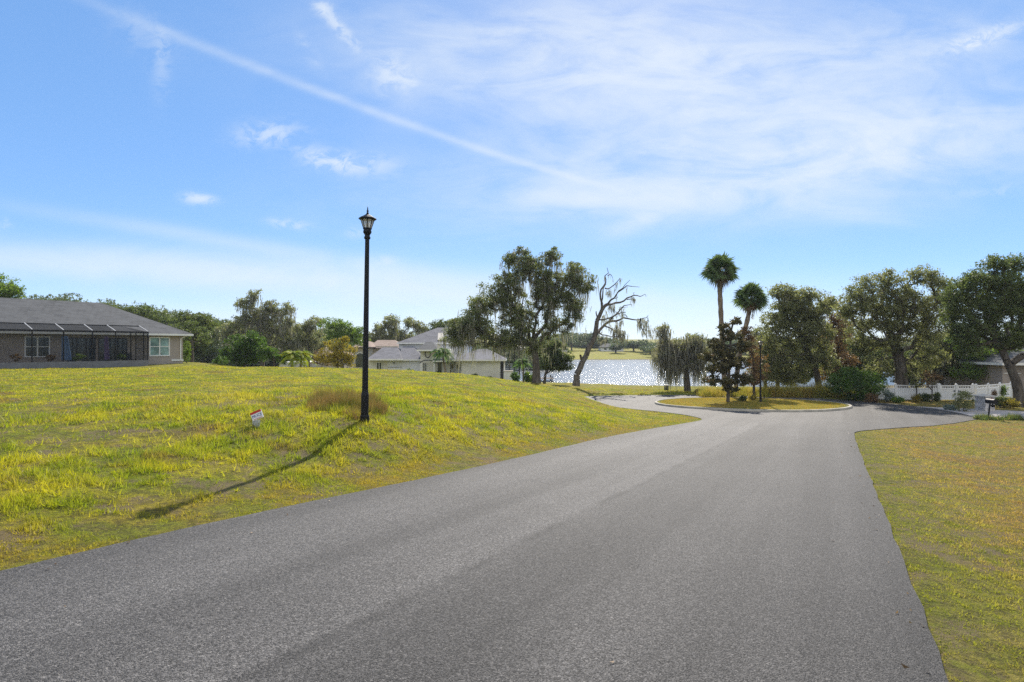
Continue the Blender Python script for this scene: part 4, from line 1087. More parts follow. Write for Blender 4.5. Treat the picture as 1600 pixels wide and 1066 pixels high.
def screen_cage():
    d = 82.0; x0, x1 = (771-800)/F*d, (812-800)/F*d; zt = EYE-(543-HZ)/F*d
    t = thing('pool_enclosure', (x0, d, -3.0), 'dark framed screened pool enclosure between the white house and the mossy oak', 'pool enclosure')
    m = MB(); H_ = zt+3.0; w = x1-x0
    for i in range(6):
        for yy in (0, 6): m.box(w*i/5-.05, w*i/5+.05, yy-.05, yy+.05, 0, H_)
    for zz in (1.2, 2.4, H_-.05): m.box(-.05, w+.05, -.045, .045, zz, zz+.1)
    for i in range(6): m.box(w*i/5-.045, w*i/5+.045, .05, 5.95, H_-.02, H_+.07)
    m.build('frame', M['blackmetal'], t)
    s = MB(); s.add([(0, 0, 0), (w, 0, 0), (w, 0, H_), (0, 0, H_)], [(0, 1, 2, 3)]); s.add([(0, 0, H_+.08), (w, 0, H_+.08), (w, 6, H_+.08), (0, 6, H_+.08)], [(0, 1, 2, 3)]); s.build('screen', M['screen'], t)
    m = MB(); m.add([(w*.75, 5.9, H_-.1), (w+1.0, 5.9, H_-.1), (w+.6, 8, H_+.35), (w*.8, 8, H_+.35)], [(0, 1, 2, 3)]); m.box(w*.78, w+.9, 6.1, 8, H_-.5, H_-.12); m.build('far_roof', M['concrete'], t)
    u = thing('planter_wall', ((794-800)/F*75, 75, -3.0), 'low white stuccoed block at the foot of the pool enclosure', 'low wall')
    m = MB(); m.box(-.6, .6, 0, 1, 0, 1.4); m.build('block', M['white'], u, bevel=.02); m = MB(); m.box(-.66, .66, -.06, 1.06, 1.403, 1.5); m.build('coping', M['concrete'], u)
screen_cage()
def right_house():
    d = 54.0; x0 = (1556-800)/F*d; z0 = -2.8
    t = thing('grey_house', (x0, d, z0), 'grey stucco house with pale fascia behind the right hand trees', 'house')
    m = MB(); m.box(.6, 16, 0, 10, -.3, 2.72); m.build('wall', M['greywall'], t)
    m = hip(0, 17, -.7, 11, 3.0, 5.2, 5, 12); m.build('roof', M['roofgrey'], t); fascia(0, 17, -.7, 11, 3.0, .24).build('fascia', M['whitepaint'], t)
    m = MB(); m.box(.7, 2.3, -.05, -.002, 1.95, 2.03); m.build('wall_band', M['whitepaint'], t)
    m = MB(); m.box(2.36, 2.62, -.9, -.66, 0, 2.75); m.build('porch_column', M['darkmetal'], t)
    window(t, 3.2, 4.9, .8, 2.2, 0)
right_house()

# ------------------------------------------------------------------ lake things
def dock():
    x, y = (848-800)/F*84, 84.0
    t = thing('wooden_dock', (x, y, LAKE), 'low dark wooden dock at the near shore beside the mossy oak', 'dock')
    m = MB()
    for i in range(16): m.box(-1.2+i*.17, -1.2+i*.17+.15, -2.6, 1.2, .36, .40)
    m.build('deck', simple('old_dock_wood', (.10, .085, .07), .9), t)
    for a, b in ((-1.1, -2.4), (1.2, -2.4), (-1.1, 1.0), (1.2, 1.0)): m = MB(); m.bar((a, b, -1), (a, b, .75), .16, n=8); m.build('pile', M['bark'], t)
dock()
def boat():
    x, y = (881-800)/F*185, 185.0
    t = thing('canopy_boat', (x, y, LAKE), 'small boat with a pale red canopy near the far lake shore', 'boat')
    m = MB(); pr = [(-2.6, .0), (-2.2, .55), (1.6, .62), (3.0, .1)]
    m.add([(-2.4, .6, .55), (1.6, .75, .55), (3.0, 0, .70), (1.6, -.75, .55), (-2.4, -.6, .55), (-2.2, .4, -.1), (1.3, .5, -.1), (2.2, 0, -.1), (1.3, -.5, -.1), (-2.2, -.4, -.1)],
          [(0, 1, 6, 5), (1, 2, 7, 6), (2, 3, 8, 7), (3, 4, 9, 8), (4, 0, 5, 9), (0, 4, 3, 2, 1)]); m.build('hull', M['whitepaint'], t)
    m = MB(); 
    for i in range(6):
        a0, a1 = math.pi*i/6, math.pi*(i+1)/6; m.add([(-2.0, -1.0*math.cos(a0), 1.5+.35*math.sin(a0)), (1.5, -1.0*math.cos(a0), 1.5+.35*math.sin(a0)), (1.5, -1.0*math.cos(a1), 1.5+.35*math.sin(a1)), (-2.0, -1.0*math.cos(a1), 1.5+.35*math.sin(a1))], [(0, 1, 2, 3)])
    m.build('canopy', simple('faded_red_canvas', (.60, .16, .14), .8), t)
    for a in (-1.9, 1.4):
        for b in (-.7, .7): m = MB(); m.bar((a, b, .5), (a, b*1.3, 1.55), .05); m.build('canopy_post', M['greypaint'], t)
boat()
def far_houses():
    for px0, px1, d, e, r, mr, mw, label in ((938, 976, 262, 547, 542.5, 'roofgrey', 'white', 'low far house with dark grey roof on the opposite lake shore'), (866, 890, 255, 546.5, 541.5, 'roofbrown', 'tanwall', 'beige far house with pale brown roof on the opposite shore, left of the dead tree')):
        x0, x1 = (px0-800)/F*d, (px1-800)/F*d; ze = EYE-(e-HZ)/F*d; zr = EYE-(r-HZ)/F*d; g = H1((x0+x1)/2, d)
        t = thing('far_house', (x0, d, g-.1), label, 'house'); w = x1-x0; hh = ze-g
        m = MB(); m.box(.5, w-.5, 0, 9, -.5, max(hh-.1, 1.8)); m.build('wall', M[mw], t); m = hip(0, w, -.6, 9.6, max(hh, 2.0), max(hh, 2.0)+(zr-ze)+.4, w*.25, w*.75); m.build('roof', M[mr], t)
        for k in range(4): window(t, w*.15+k*w*.2, w*.15+k*w*.2+1.3, .7, 1.7, 0, 1, 1)
far_houses()

# ------------------------------------------------------------------ trees
make_tree('live_oak', 'tallest oak by the lake, broad crown draped with grey Spanish moss', 'tree', 838, 598, 58,
  [(815,402,20,13),(797,405,12,10),(862,403,20,14),(893,425,22,18),(915,441,17,16),(842,428,22,16),(800,435,26,20),(770,462,24,20),(750,485,20,20),(735,508,23,20),(724,524,18,17),(712,514,16,13),(703,530,10,11),(760,520,28,20),(800,480,26,28),(815,515,24,22),(852,470,17,26),(884,462,22,22),(897,482,17,18),(882,507,13,12),(858,512,17,18),(790,530,24,14),(836,540,14,10),(828,418,16,14),(868,440,18,16),(846,452,18,14),(822,498,18,14)],
  [(838,578),(837,560),(835,545),(834,530)], .46, 'oak', dens=1.0, rad=.62, n_per=46, size=.18, moss=1000, mossL=1.9, mossw=.09, grow=1.15, seed=1)
make_tree('dark_oak', 'dense dark evergreen oak standing behind the mossy oak at the water', 'tree', 850, 598, 68,
  [(850,546,15,12),(868,543,18,13),(884,560,13,12),(868,562,20,12),(856,571,15,8),(887,573,8,6),(874,572,12,7)], [(852,585),(860,568)], .2, 'darkoak', dens=2.0, rad=.6, n_per=46, size=.20, seed=2)
make_tree('moss_tree', 'low wide tree at the shore smothered in trailing grey moss', 'tree', 1074, 610.5, 58,
  [(1036,514,9,11),(1046,535,18,14),(1086,527,17,15),(1065,542,24,16),(1030,552,13,13),(1096,548,15,17),(1055,562,22,15),(1086,565,17,13)],
  [(1073,590),(1071,570),(1067,552)], .32, 'greyoak', dens=1.6, rad=.5, n_per=20, size=.15, moss=950, mossL=2.2, mossw=.10, seed=3)
make_tree('oak', 'open crowned oak right of the second palm, leaning trunk, over the golden grass', 'tree', 1282, 608, 53,
  [(1222,458,17,11),(1262,462,18,11),(1245,482,28,16),(1210,505,18,17),(1280,492,14,15),(1245,518,32,20),(1202,540,20,20),(1228,560,28,22),(1265,552,22,22),(1198,574,20,18),(1236,588,28,12),(1242,465,18,12),(1280,520,16,18),(1290,560,14,18),(1225,485,20,16),(1262,500,22,16),(1292,475,10,12)],
  [(1276,585),(1266,560),(1255,535),(1245,512)], .30, 'greyoak', dens=2.63, rad=.6, n_per=24, size=.17, moss=160, mossL=.9, grow=1.15, seed=4)
make_tree('brown_tree', 'half bare brownish tree between the two big oaks on the right', 'tree', 1306, 610, 57,
  [(1300,476,12,12),(1310,498,18,14),(1306,528,20,20),(1312,560,20,16),(1300,585,16,12)], [(1306,580),(1306,550)], .18, 'rust', dens=2.0, rad=.6, n_per=24, size=.17, grow=1.15, seed=5)
make_tree('oak', 'big spreading oak with thick grey trunk in front of the white fence', 'tree', 1408, 616, 47,
  [(1332,460,15,12),(1354,446,17,13),(1386,437,19,13),(1440,431,20,13),(1464,446,18,16),(1402,456,28,15),(1346,480,23,18),(1378,500,26,20),(1426,480,28,22),(1460,488,23,26),(1342,520,20,20),(1386,538,22,14),(1440,526,26,20),(1352,546,16,16),(1452,560,20,16),(1372,575,16,14),(1430,575,16,12),(1395,478,22,18),(1480,468,16,16),(1320,485,14,14),(1410,510,20,18),(1365,470,16,14)],
  [(1408,600),(1408,582),(1405,562),(1398,540),(1390,520)], .52, 'greyoak', dens=2.48, rad=.58, n_per=27, size=.15, moss=120, mossL=.8, grow=1.15, seed=6)
make_tree('oak', 'dark dense oak at the right edge with a forked black trunk', 'tree', 1594, 629, 41,
  [(1555,413,19,11),(1592,413,17,13),(1526,438,19,15),(1502,452,20,17),(1562,440,28,18),(1608,446,24,24),(1522,475,28,20),(1572,480,33,22),(1542,508,28,18),(1498,500,20,18),(1592,520,28,22),(1632,480,28,38),(1640,530,30,30),(1570,535,22,16),(1515,540,18,14),(1600,470,28,24),(1488,475,14,16),(1545,465,20,18),(1505,525,16,14)],
  [(1591,612),(1587,595),(1580,578),(1572,562)], .36, 'darkoak', dens=2.94, rad=.55, n_per=32, size=.14, grow=1.15, seed=7)
make_tree('backdrop_oak', 'pale mossy oak behind the white fence, right of the thick grey trunk', 'tree', 1470, 613, 60,
  [(1460,540,28,18),(1496,530,23,18),(1480,566,32,20),(1450,575,22,14)], [(1470,590),(1472,570)], .25, 'greyoak', dens=2.33, rad=.65, n_per=24, size=.19, moss=260, mossL=1.3, grow=1.15, seed=8)
make_tree('backdrop_oak', 'yellow green tree behind the gate, under the dark right hand oak', 'tree', 1540, 616, 57,
  [(1530,548,28,18),(1562,556,22,22),(1518,580,24,14),(1500,535,16,12),(1572,585,20,14)], [(1540,590),(1540,570)], .22, 'brightleaf', dens=2.17, rad=.6, n_per=20, size=.18, grow=1.15, seed=9)
make_tree('backdrop_oak', 'dark tree filling the gap behind the big glossy bush', 'tree', 1345, 610, 62,
  [(1330,545,26,22),(1356,575,26,18),(1322,585,20,16),(1380,560,20,18)], [(1345,590),(1345,570)], .22, 'darkoak', dens=2.48, rad=.65, n_per=28, size=.2, grow=1.15, seed=10)
make_tree('backdrop_oak', 'dark tree behind the golden grasses, under the open crowned oak', 'tree', 1215, 607, 62,
  [(1205,575,22,18),(1232,585,24,14),(1190,560,14,16),(1258,582,20,14),(1218,548,20,14)], [(1215,590),(1215,575)], .2, 'darkoak', dens=2.48, rad=.6, n_per=28, size=.2, grow=1.15, seed=11)
make_tree('rusty_tree', 'rusty leaved tree tangled round the foot of the leaning palm', 'tree', 1178, 609, 50,
  [(1172,540,13,14),(1182,570,15,16),(1166,520,9,9),(1176,592,16,10)], [(1178,590),(1177,565)], .12, 'rust', dens=2.2, rad=.45, n_per=26, size=.15, grow=1.15, seed=12)
make_tree('backdrop_oak', 'dark tree behind the fence between the thick trunk and the glossy bush', 'tree', 1425, 612, 61, [(1400,575,20,20),(1428,560,22,16),(1440,585,18,16),(1412,592,16,12)], [(1425,595),(1424,578)], .2, 'darkoak', dens=1.86, rad=.6, n_per=24, size=.2, moss=80, grow=1.15, seed=14)
make_tree('backdrop_oak', 'grey green tree behind the rusty leaved tree, right of the leaning palm', 'tree', 1196, 608, 60, [(1190,525,14,14),(1200,550,16,18),(1186,575,14,16)], [(1196,585),(1195,560)], .2, 'greyoak', dens=1.86, rad=.6, n_per=20, size=.18, moss=120, grow=1.15, seed=15)
make_tree('backdrop_oak', 'dull green tree filling in between the open crowned oak and the big spreading oak', 'tree', 1322, 610, 64, [(1288,520,16,18),(1318,515,18,16),(1300,550,22,18),(1290,580,18,16)], [(1322,590),(1318,560)], .2, 'greyoak', dens=1.86, rad=.6, n_per=22, size=.2, grow=1.15, seed=16)
def magnolia():
    p = on_road(1137, 632.5)
    make_tree('magnolia', 'young magnolia with big dark leaves on the turning circle island', 'tree', 1137, 634, p[1],
      [(1149,502,8,7),(1130,511,8,7),(1142,524,18,9),(1120,536,13,8),(1160,540,15,10),(1132,550,20,10),(1108,558,14,9),(1150,565,22,10),(1122,575,22,10),(1112,594,15,7),(1160,592,19,9),(1138,596,14,8),(1142,608,12,4)],
      [(1138,600),(1140,570),(1141,540),(1143,515)], .11, 'magnolia', dens=7.0, rad=.27, n_per=13, size=.20, seed=13, zfix=float(hisl(*p)), bend=.15)
magnolia()
# left side
make_tree('oak', 'green tree rising behind the roof at the far left edge', 'tree', -5, 566, 76, [(-14,452,34,24),(12,462,22,20),(-30,485,40,36),(18,485,16,22),(-55,470,35,35)], [(-5,530),(-6,500)], .35, 'brightleaf', dens=1.1, rad=.9, n_per=34, size=.26, seed=20)
make_tree('woodland_tree', 'dark green tree behind the right slope of the grey roof', 'tree', 222, 563, 84, [(212,492,34,16),(245,508,26,22),(190,502,26,20),(225,530,36,24),(250,548,20,14)], [(222,545),(222,520)], .3, 'darkoak', dens=1.0, rad=.9, n_per=34, size=.28, seed=21)
make_tree('woodland_tree', 'yellowish green tree between the stucco house and the mossy oak behind', 'tree', 300, 563, 88, [(290,500,22,14),(312,506,24,17),(285,528,24,24),(318,532,22,22),(305,550,20,10)], [(300,545),(301,520)], .28, 'farleaf', dens=1.1, rad=.85, n_per=32, size=.26, seed=22)
make_tree('woodland_tree', 'dark trunked tree just right of the stucco house', 'tree', 301, 567, 62, [(276,520,20,12),(300,512,18,12),(318,528,16,14),(288,538,18,10)], [(301,550),(300,535)], .14, 'darkoak', dens=1.4, rad=.6, n_per=24, size=.2, seed=23)
make_tree('moss_oak', 'tall ragged oak with hanging moss above the round green trees', 'tree', 410, 567, 96, [(397,460,12,9),(381,474,17,10),(424,482,20,13),(449,486,13,13),(403,490,26,13),(438,508,26,18),(385,505,24,16),(360,520,22,18),(415,525,30,18),(452,535,20,18)], [(410,545),(407,520),(402,498)], .38, 'greyoak', dens=.9, rad=.8, n_per=24, size=.27, moss=700, mossL=2.4, mossw=.16, seed=24)
make_tree('round_tree', 'rounded glossy green tree at the edge of the lawn, largest of its clump', 'tree', 383, 571, 62, [(378,540,26,20),(396,532,16,14),(360,552,18,15),(398,553,18,15),(380,560,26,9)], [(383,562),(383,552)], .14, 'citrus', dens=2.0, rad=.55, n_per=44, size=.18, seed=25)
make_tree('round_tree', 'darker low tree between the round green tree and the yellow palms', 'tree', 428, 572, 61, [(422,553,16,12),(440,560,12,9),(412,545,10,9)], [(428,564),(428,556)], .12, 'citrus', dens=2.0, rad=.5, n_per=44, size=.18, seed=26)
make_tree('autumn_tree', 'small tree with yellow and orange leaves left of the lamp post', 'tree', 528, 577, 56, [(518,546,17,16),(540,550,14,20),(504,560,11,12),(546,566,9,9),(528,562,18,12),(536,530,8,7)], [(528,566),(528,552)], .1, 'autumn', dens=2.4, rad=.45, n_per=28, size=.15, seed=27)
make_tree('bare_bush', 'pinkish brown half bare bush beside the small autumn tree', 'tree', 503, 577, 60, [(500,553,10,11),(508,566,14,9),(494,565,9,8)], [(503,570)], .06, 'rust', dens=2.4, rad=.4, n_per=11, size=.13, seed=28)
make_tree('woodland_tree', 'fresh green tree rising behind the small autumn tree', 'tree', 535, 572, 92, [(520,508,22,11),(548,514,20,12),(530,526,26,12),(560,530,14,12)], [(535,550),(535,530)], .28, 'brightleaf', dens=1.1, rad=.85, n_per=30, size=.26, seed=29)
make_tree('woodland_tree', 'grey green tree behind the yellow palms', 'tree', 482, 572, 98, [(478,512,20,11),(492,502,14,8),(470,530,20,16),(496,535,18,16)], [(482,555),(482,535)], .3, 'greyoak', dens=1.1, rad=.85, n_per=28, size=.26, moss=160, mossL=1.6, mossw=.14, seed=30)
make_tree('moss_oak', 'twin topped mossy oak behind the brown tiled roof, right of the lamp post', 'tree', 622, 570, 112, [(612,503,17,11),(594,514,13,11),(640,503,11,9),(652,512,14,11),(620,524,28,12),(585,528,14,10)], [(622,550),(621,530)], .38, 'greyoak', dens=.9, rad=.9, n_per=28, size=.30, moss=300, mossL=2.0, mossw=.16, seed=31)
make_tree('woodland_tree', 'dark tree behind the upper roof of the white house', 'tree', 705, 570, 118, [(690,510,20,10),(715,506,16,10),(735,512,20,12),(670,520,18,10)], [(705,550),(705,530)], .38, 'darkoak', dens=.9, rad=1.0, n_per=32, size=.32, seed=32)
make_shrub('column_shrub', 'bright green upright shrub at the right corner of the stucco house', 292, 567, 55, 13, 36, 'brightleaf', 1, n=50)
make_shrub('shrub', 'pale green low shrub on the lawn edge left of the round green tree', 345, 570, 57, 32, 17, 'citrus', 2, n=50)
make_shrub('big_bush', 'large dark glossy bush beside the turning circle', 1336, 617, 47, 98, 54, 'citrus', 3, n=240, n_per=60, size=.13, rad=.40)
make_shrub('shrub', 'low dark shrub at the foot of the magnolia, left of the pair', 1160, 631.5, on_road(1160, 631)[1], 15, 9, 'darkoak', 4, n=30, size=.07, rad=.12, base=np.array([*on_road(1160, 631), float(hisl(*on_road(1160, 631)))]))
make_shrub('shrub', 'low yellow green shrub between the magnolia and the island lamp', 1175, 630.5, on_road(1175, 630)[1], 15, 9, 'autumn', 5, n=26, size=.07, rad=.12, base=np.array([*on_road(1175, 630), float(hisl(*on_road(1175, 630)))]))
make_shrub('flowering_shrub', 'loose grey green shrub between the gate and the stone pillar', 1505, 636, 37.5, 33, 36, 'greyoak', 6, n=90, n_per=26, size=.08, rad=.2)
for i, (X, Y, d, w, h, lf, lab) in enumerate((
    (1362, 620, 44.5, 22, 16, 'rust', 'reddish low shrub at the right foot of the large glossy bush'),
    (1388, 621, 45, 16, 20, 'paleshrub', 'silvery blue shrub left of the thick grey trunk'),
    (1402, 622, 44.3, 22, 10, 'brightleaf', 'low green plants round the base of the thick oak trunk'),
    (1431, 623, 44.6, 12, 12, 'autumn', 'small yellow flowering shrub right of the thick oak trunk'),
    (1445, 623, 45.2, 22, 14, 'darkoak', 'dark clipped shrub in front of the fence, left of the thin trunks'),
    (1462, 624, 45.3, 10, 14, 'darkoak', 'dark clipped shrub standing right beside the gate'),
    (1484, 633, 38.5, 16, 8, 'paleshrub', 'low pale leaved plant on the verge by the driveway'),
    (1562, 628, 40.5, 24, 20, 'darkoak', 'dark rounded shrub behind the stone pillar'),
    (1578, 631, 40, 26, 14, 'autumn', 'yellowish low shrub at the foot of the forked oak'),
    (1548, 612, 47.5, 18, 16, 'rust', 'reddish shrub in front of the right hand fence'),
    (1566, 612, 48, 16, 22, 'brightleaf', 'bright yellow green shrub near the corner of the grey house'),
    (1091, 613, 55, 10, 6, 'rust', 'tiny dry shrub on the shore lawn behind the turning circle'),
    (1120, 613, 54, 20, 8, 'autumn', 'low yellowish scrub behind the magnolia'),
    (741, 590, 74.5, 13, 13, 'darkoak', 'dark ball shaped shrub against the cream wall'),
    (684, 592, 76, 22, 16, 'darkoak', 'dark hedge beneath the small palm by the front door'),
    (640, 588, 78, 20, 22, 'citrus', 'leafy green shrub against the white wall left of the entrance'),
    (806, 594, 72, 18, 18, 'citrus', 'dark green shrub at the foot of the pool enclosure'),
    (826, 597, 68, 16, 20, 'brightleaf', 'fresh green shrub just left of the mossy oak trunk'),
    (766, 590, 75, 6, 10, 'darkoak', 'very small dark plant at the end of the cream wall'),
    (1475, 606, 44.9, 0, 0, '', ''))):
    if not w: continue
    b = W(X, Y, d); make_shrub('shrub', lab, X, Y, d, w, h, lf, 40+i, n=int(22+w*1.6), n_per=34, size=.085 if d < 60 else .16, rad=.2 if d < 60 else .3, base=np.array([b[0], b[1], H1(b[0], b[1])-.03]))
make_tree('slim_tree', 'slim pale stemmed young tree against the fence, left of the gate', 'tree', 1456, 622, 44.8, [(1452,585,12,12),(1462,592,10,12),(1446,596,9,9)], [(1456,610),(1456,598)], .05, 'rust', dens=2.2, rad=.35, n_per=14, size=.12, seed=60)
make_tree('slim_tree', 'slim grey green young tree right of the thick oak trunk', 'tree', 1432, 620, 45.2, [(1430,590,12,12),(1436,602,10,8)], [(1432,610),(1432,600)], .05, 'greyoak', dens=2.4, rad=.35, n_per=20, size=.12, seed=61)

def dead_tree():
    d = 60.0; r = np.random.default_rng(77); b = W(900, 602, d); base = np.array([b[0], b[1], H1(b[0], b[1])-.05])
    t = thing('dead_tree', tuple(base), 'bare dead leaning tree with twisted branches and tufts of moss', 'tree')
    BR = [([(900,603),(901,594),(902,585),(906,576),(910.7,566),(916,555),(920,545),(926,533),(930.4,522.6),(932,512),(933,502),(936,493),(940,485),(945,479),(949,475.7)], 6.6, 3.2, 0),
      ([(940,484),(942.6,474),(940.5,466),(939.8,457),(942,451),(945.4,446),(948,440),(950,434.4),(948.2,429),(952,425),(952,415.6)], 2.4, .5, .6), ([(950,431),(954,428),(957.6,427.8),(960.4,432.5)], 1.0, .4, .8),
      ([(945.4,450.4),(950,451.5),(953.9,450.4),(961.4,444.7),(964,441),(967,438.2),(970,434)], 1.4, .5, .2), ([(940.7,481.3),(938.8,474),(938.8,466.3),(938,460),(939.8,453.2),(943,446)], 1.9, .8, -1.0),
      ([(949.2,475.7),(953,471),(957.6,466.3),(961,461),(965.1,457),(969,452),(972.6,446.6),(980,440)], 2.0, .4, -.8), ([(965,457),(970,453),(974.5,449.8),(982,450.4),(992.3,451.7)], 1.3, .4, -1.4),
      ([(949,475.7),(957,474.5),(965,472),(973,471),(980,468.2),(986,464),(991.4,461.6),(997,458.5),(1002.7,457.9),(1008,460),(1012,459.7),(1017.7,456)], 2.4, .5, 1.2), ([(980,468),(988,465.5),(994,465),(998,465)], 1.0, .4, 1.6), ([(1009,460),(1012,463)], .7, .3, 1.3),
      ([(931,522.6),(936,519),(940.7,515),(945,510),(950,505.7),(956,503),(961.4,501),(968,500),(974.5,498.2),(980,495.4),(987,496),(995,498.2),(1002,498.5),(1008.3,497.3),(1014,496),(1019.5,494.5),(1023.3,490.7)], 3.3, .5, 1.0),
      ([(1001,498.3),(1003.6,503),(1008.3,511.4),(1013,518),(1017.7,522.6),(1019.2,530)], 1.7, .5, 1.5), ([(1012,496.6),(1015,500),(1019,502)], .8, .3, 1.0), ([(980,495.5),(979,492),(978,491)], .9, .4, .9),
      ([(950,504),(956,497),(961.4,490.7),(966,485),(970.7,479.5),(976,477.5),(982,477.2)], 1.8, .5, -.9), ([(936,500),(944,499.5),(950,498),(957,494),(966,491),(972,490)], 1.5, .6, -1.2), ([(967,484),(973,481),(977,481)], .8, .3, -1.1),
      ([(934,518),(940,523),(946,525),(954,527),(962,526),(970,528)], 1.4, .5, -.5), ([(946,510),(953,512),(961.4,516),(966,521),(968.9,527)], 1.5, .6, .4), ([(933.5,497),(931.5,490),(931,487)], 1.3, .9, -.2), ([(930,524),(926,522)], 1.3, .7, .3),
      ([(911,563),(907,560),(906,555)], 3.2, 2.2, -.4), ([(957,466),(962,466),(966,464)], .9, .4, .1), ([(991,461.5),(993,457),(996,455)], .7, .3, 1.1)]
    V, Fq = [], []; o = 0; sites = []
    for pts, r0, r1, off in BR:
        n = []; k = len(pts)
        for i, (X, Y) in enumerate(pts):
            w = W(X, Y, d)-base; w[1] += off*min(1, i/2.)*(1+.12*i) if off else 0; n.append(w+(r.normal(size=3)*.035 if 0 < i < k-1 else 0))
        N = np.array(n); rad = np.linspace(r0, r1, k)/F*d*.78
        if r0 > 6: rad[0] *= 1.25
        v, f = tubes(N, [-1]+list(range(k-1)), rad, 8); V.append(v); Fq.append(f+o); o += len(v)
        if r0 < 3.4 and r0 > .9: sites.append(N[1:])
    link('trunk', npmesh('trunk', np.concatenate(V), np.concatenate(Fq), smooth=True), M['deadbark'], t)
    S = []
    for X, Y, n, s in ((952,459,22,.18),(957,482,26,.2),(963,515,60,.3),(972,528,40,.3),(940,530,34,.3),(991,470,16,.14),(1004,508,60,.32),(1011,518,50,.3),(970,505,14,.15),(947,500,30,.25),(955,500,30,.3),(970,490,26,.25),(965,524,50,.35),(976,524,20,.25)):
        w = W(X, Y-4, d)-base; S.append(w+r.normal(size=(n, 3))*s)
    S.append(np.concatenate(sites)[r.choice(sum(len(a) for a in sites), 60)])
    S = np.concatenate(S); S = S[r.random(len(S)) < .6]; v, f, tt = moss_tris(S, .30+.7*r.random(len(S)), .07, r, .07)
    link('moss', npmesh('moss', v, f, tt), M['moss'], t)
dead_tree()

# ------------------------------------------------------------------ palms
def fan_fronds(n, Rr, r, elo, ehi, seg=26, droop=.35, petiole=.45):
    out = []
    for i in range(n):
        az = 2*math.pi*(i*.618034)+r.normal()*.12; f = (i+.5)/n; el = R(elo+(ehi-elo)*f+r.normal()*5)
        D = np.array([math.cos(az)*math.cos(el), math.sin(az)*math.cos(el), math.sin(el)])
        S = np.array([-math.sin(az), math.cos(az), 0]); U = np.cross(S, -D) if False else np.cross(D, S); U = U if U[2] > 0 else -U
        ph = (r.random()-.5)*2.6; S, U = S*math.cos(ph)+U*math.sin(ph), U*math.cos(ph)-S*math.sin(ph)
        L = Rr*(.85+.3*r.random()); petiole = .28+.3*r.random(); c = D*L*petiole
        w = .018; V = [np.array([[0, 0, 0], S*w, c]), np.array([[0, 0, 0], -S*w, c])]
        for k in range(seg):
            a = (k/(seg-1)-.5)*R(250)*(.95+.1*r.random()); dl = D*math.cos(a)+S*math.sin(a); fold = .30*abs(math.sin(a))
            l = L*(1-petiole)*(.8+.3*r.random())*(1.05-.2*abs(a)/2)
            mid = c+dl*l*.55+U*fold*l*.35; tip = c+dl*l+U*fold*l*.2+np.array([0, 0, -droop*l*(.7+.6*r.random())])
            q = S*math.cos(a)-D*math.sin(a); ww = l*.12
            V += [np.array([c, mid-q*ww/2, mid+q*ww/2]), np.array([mid-q*ww/2, tip, mid+q*ww/2])]
        V = np.array(V).reshape(-1, 3); out.append((V, np.arange(len(V)).reshape(-1, 3), np.clip(np.full(len(V), r.random())*.7+.3*r.random(len(V)), 0, 1)))
    return join(out)
def sabal(label, X, Y, d, cx, cy, crad, trunk, trad, seed):
    r = np.random.default_rng(seed); b = W(X, Y, d); base = np.array([b[0], b[1], H1(b[0], b[1])-.1])
    t = thing('cabbage_palm', tuple(base), label, 'palm tree')
    top = W(cx, cy, d)-base; pts = [np.array([0., 0, -.1])]+[W(a, c, d)-base for a, c in trunk]+[top]
    P = []
    for a, c in zip(pts[:-1], pts[1:]):
        k = max(1, int(np.linalg.norm(c-a)/.35)); P += [a+(c-a)*i/k for i in range(k)]
    P.append(top); P = np.array(P); n = len(P); rad = np.full(n, trad)*(1+.10*np.sin(np.arange(n)*2.1)); rad[:2] *= 1.3
    v, f = tubes(P, [-1]+list(range(n-1)), rad, 12); link('trunk', npmesh('trunk', v, f, smooth=True), M['palmbark'], t)
    Rr = crad/F*d
    v, f, tt = fan_fronds(48, Rr*.96, r, -38, 89, 30, .16, .52); v = v+top; link('crown', npmesh('crown', v, f, tt), M['palm'], t)
    v, f, tt = fan_fronds(20, Rr*.72, r, -84, -42, 16, .5, .35); v = v+top; link('dead_fronds', npmesh('dead_fronds', v, f, tt), M['deadfrond'], t)
    # old leaf bases under the crown
    o = []
    for i in range(60):
        a = r.random()*6.28; z = -r.random()*Rr*1.1; s = .16; c = np.array([math.cos(a), math.sin(a), 0]); q = np.array([-c[1], c[0], 0]); p0 = top+c*trad*.9+np.array([0, 0, z])
        o.append(np.array([p0-q*.05, p0+q*.05, p0+c*.20+np.array([0, 0, s])]))
    o = np.array(o).reshape(-1, 3); link('leaf_bases', npmesh('leaf_bases', o, np.arange(len(o)).reshape(-1, 3), r.random(len(o))), M['deadfrond'], t)
sabal('tallest palm, round fan crown above the magnolia', 1132, 609, 54, 1126, 424, 31, [(1130,560),(1127,500),(1125,455)], .22, 91)
sabal('second palm with leaning trunk and dark round crown beside the tallest palm', 1148, 609, 52, 1174, 468, 29, [(1153,570),(1160,530),(1168,500)], .20, 92)

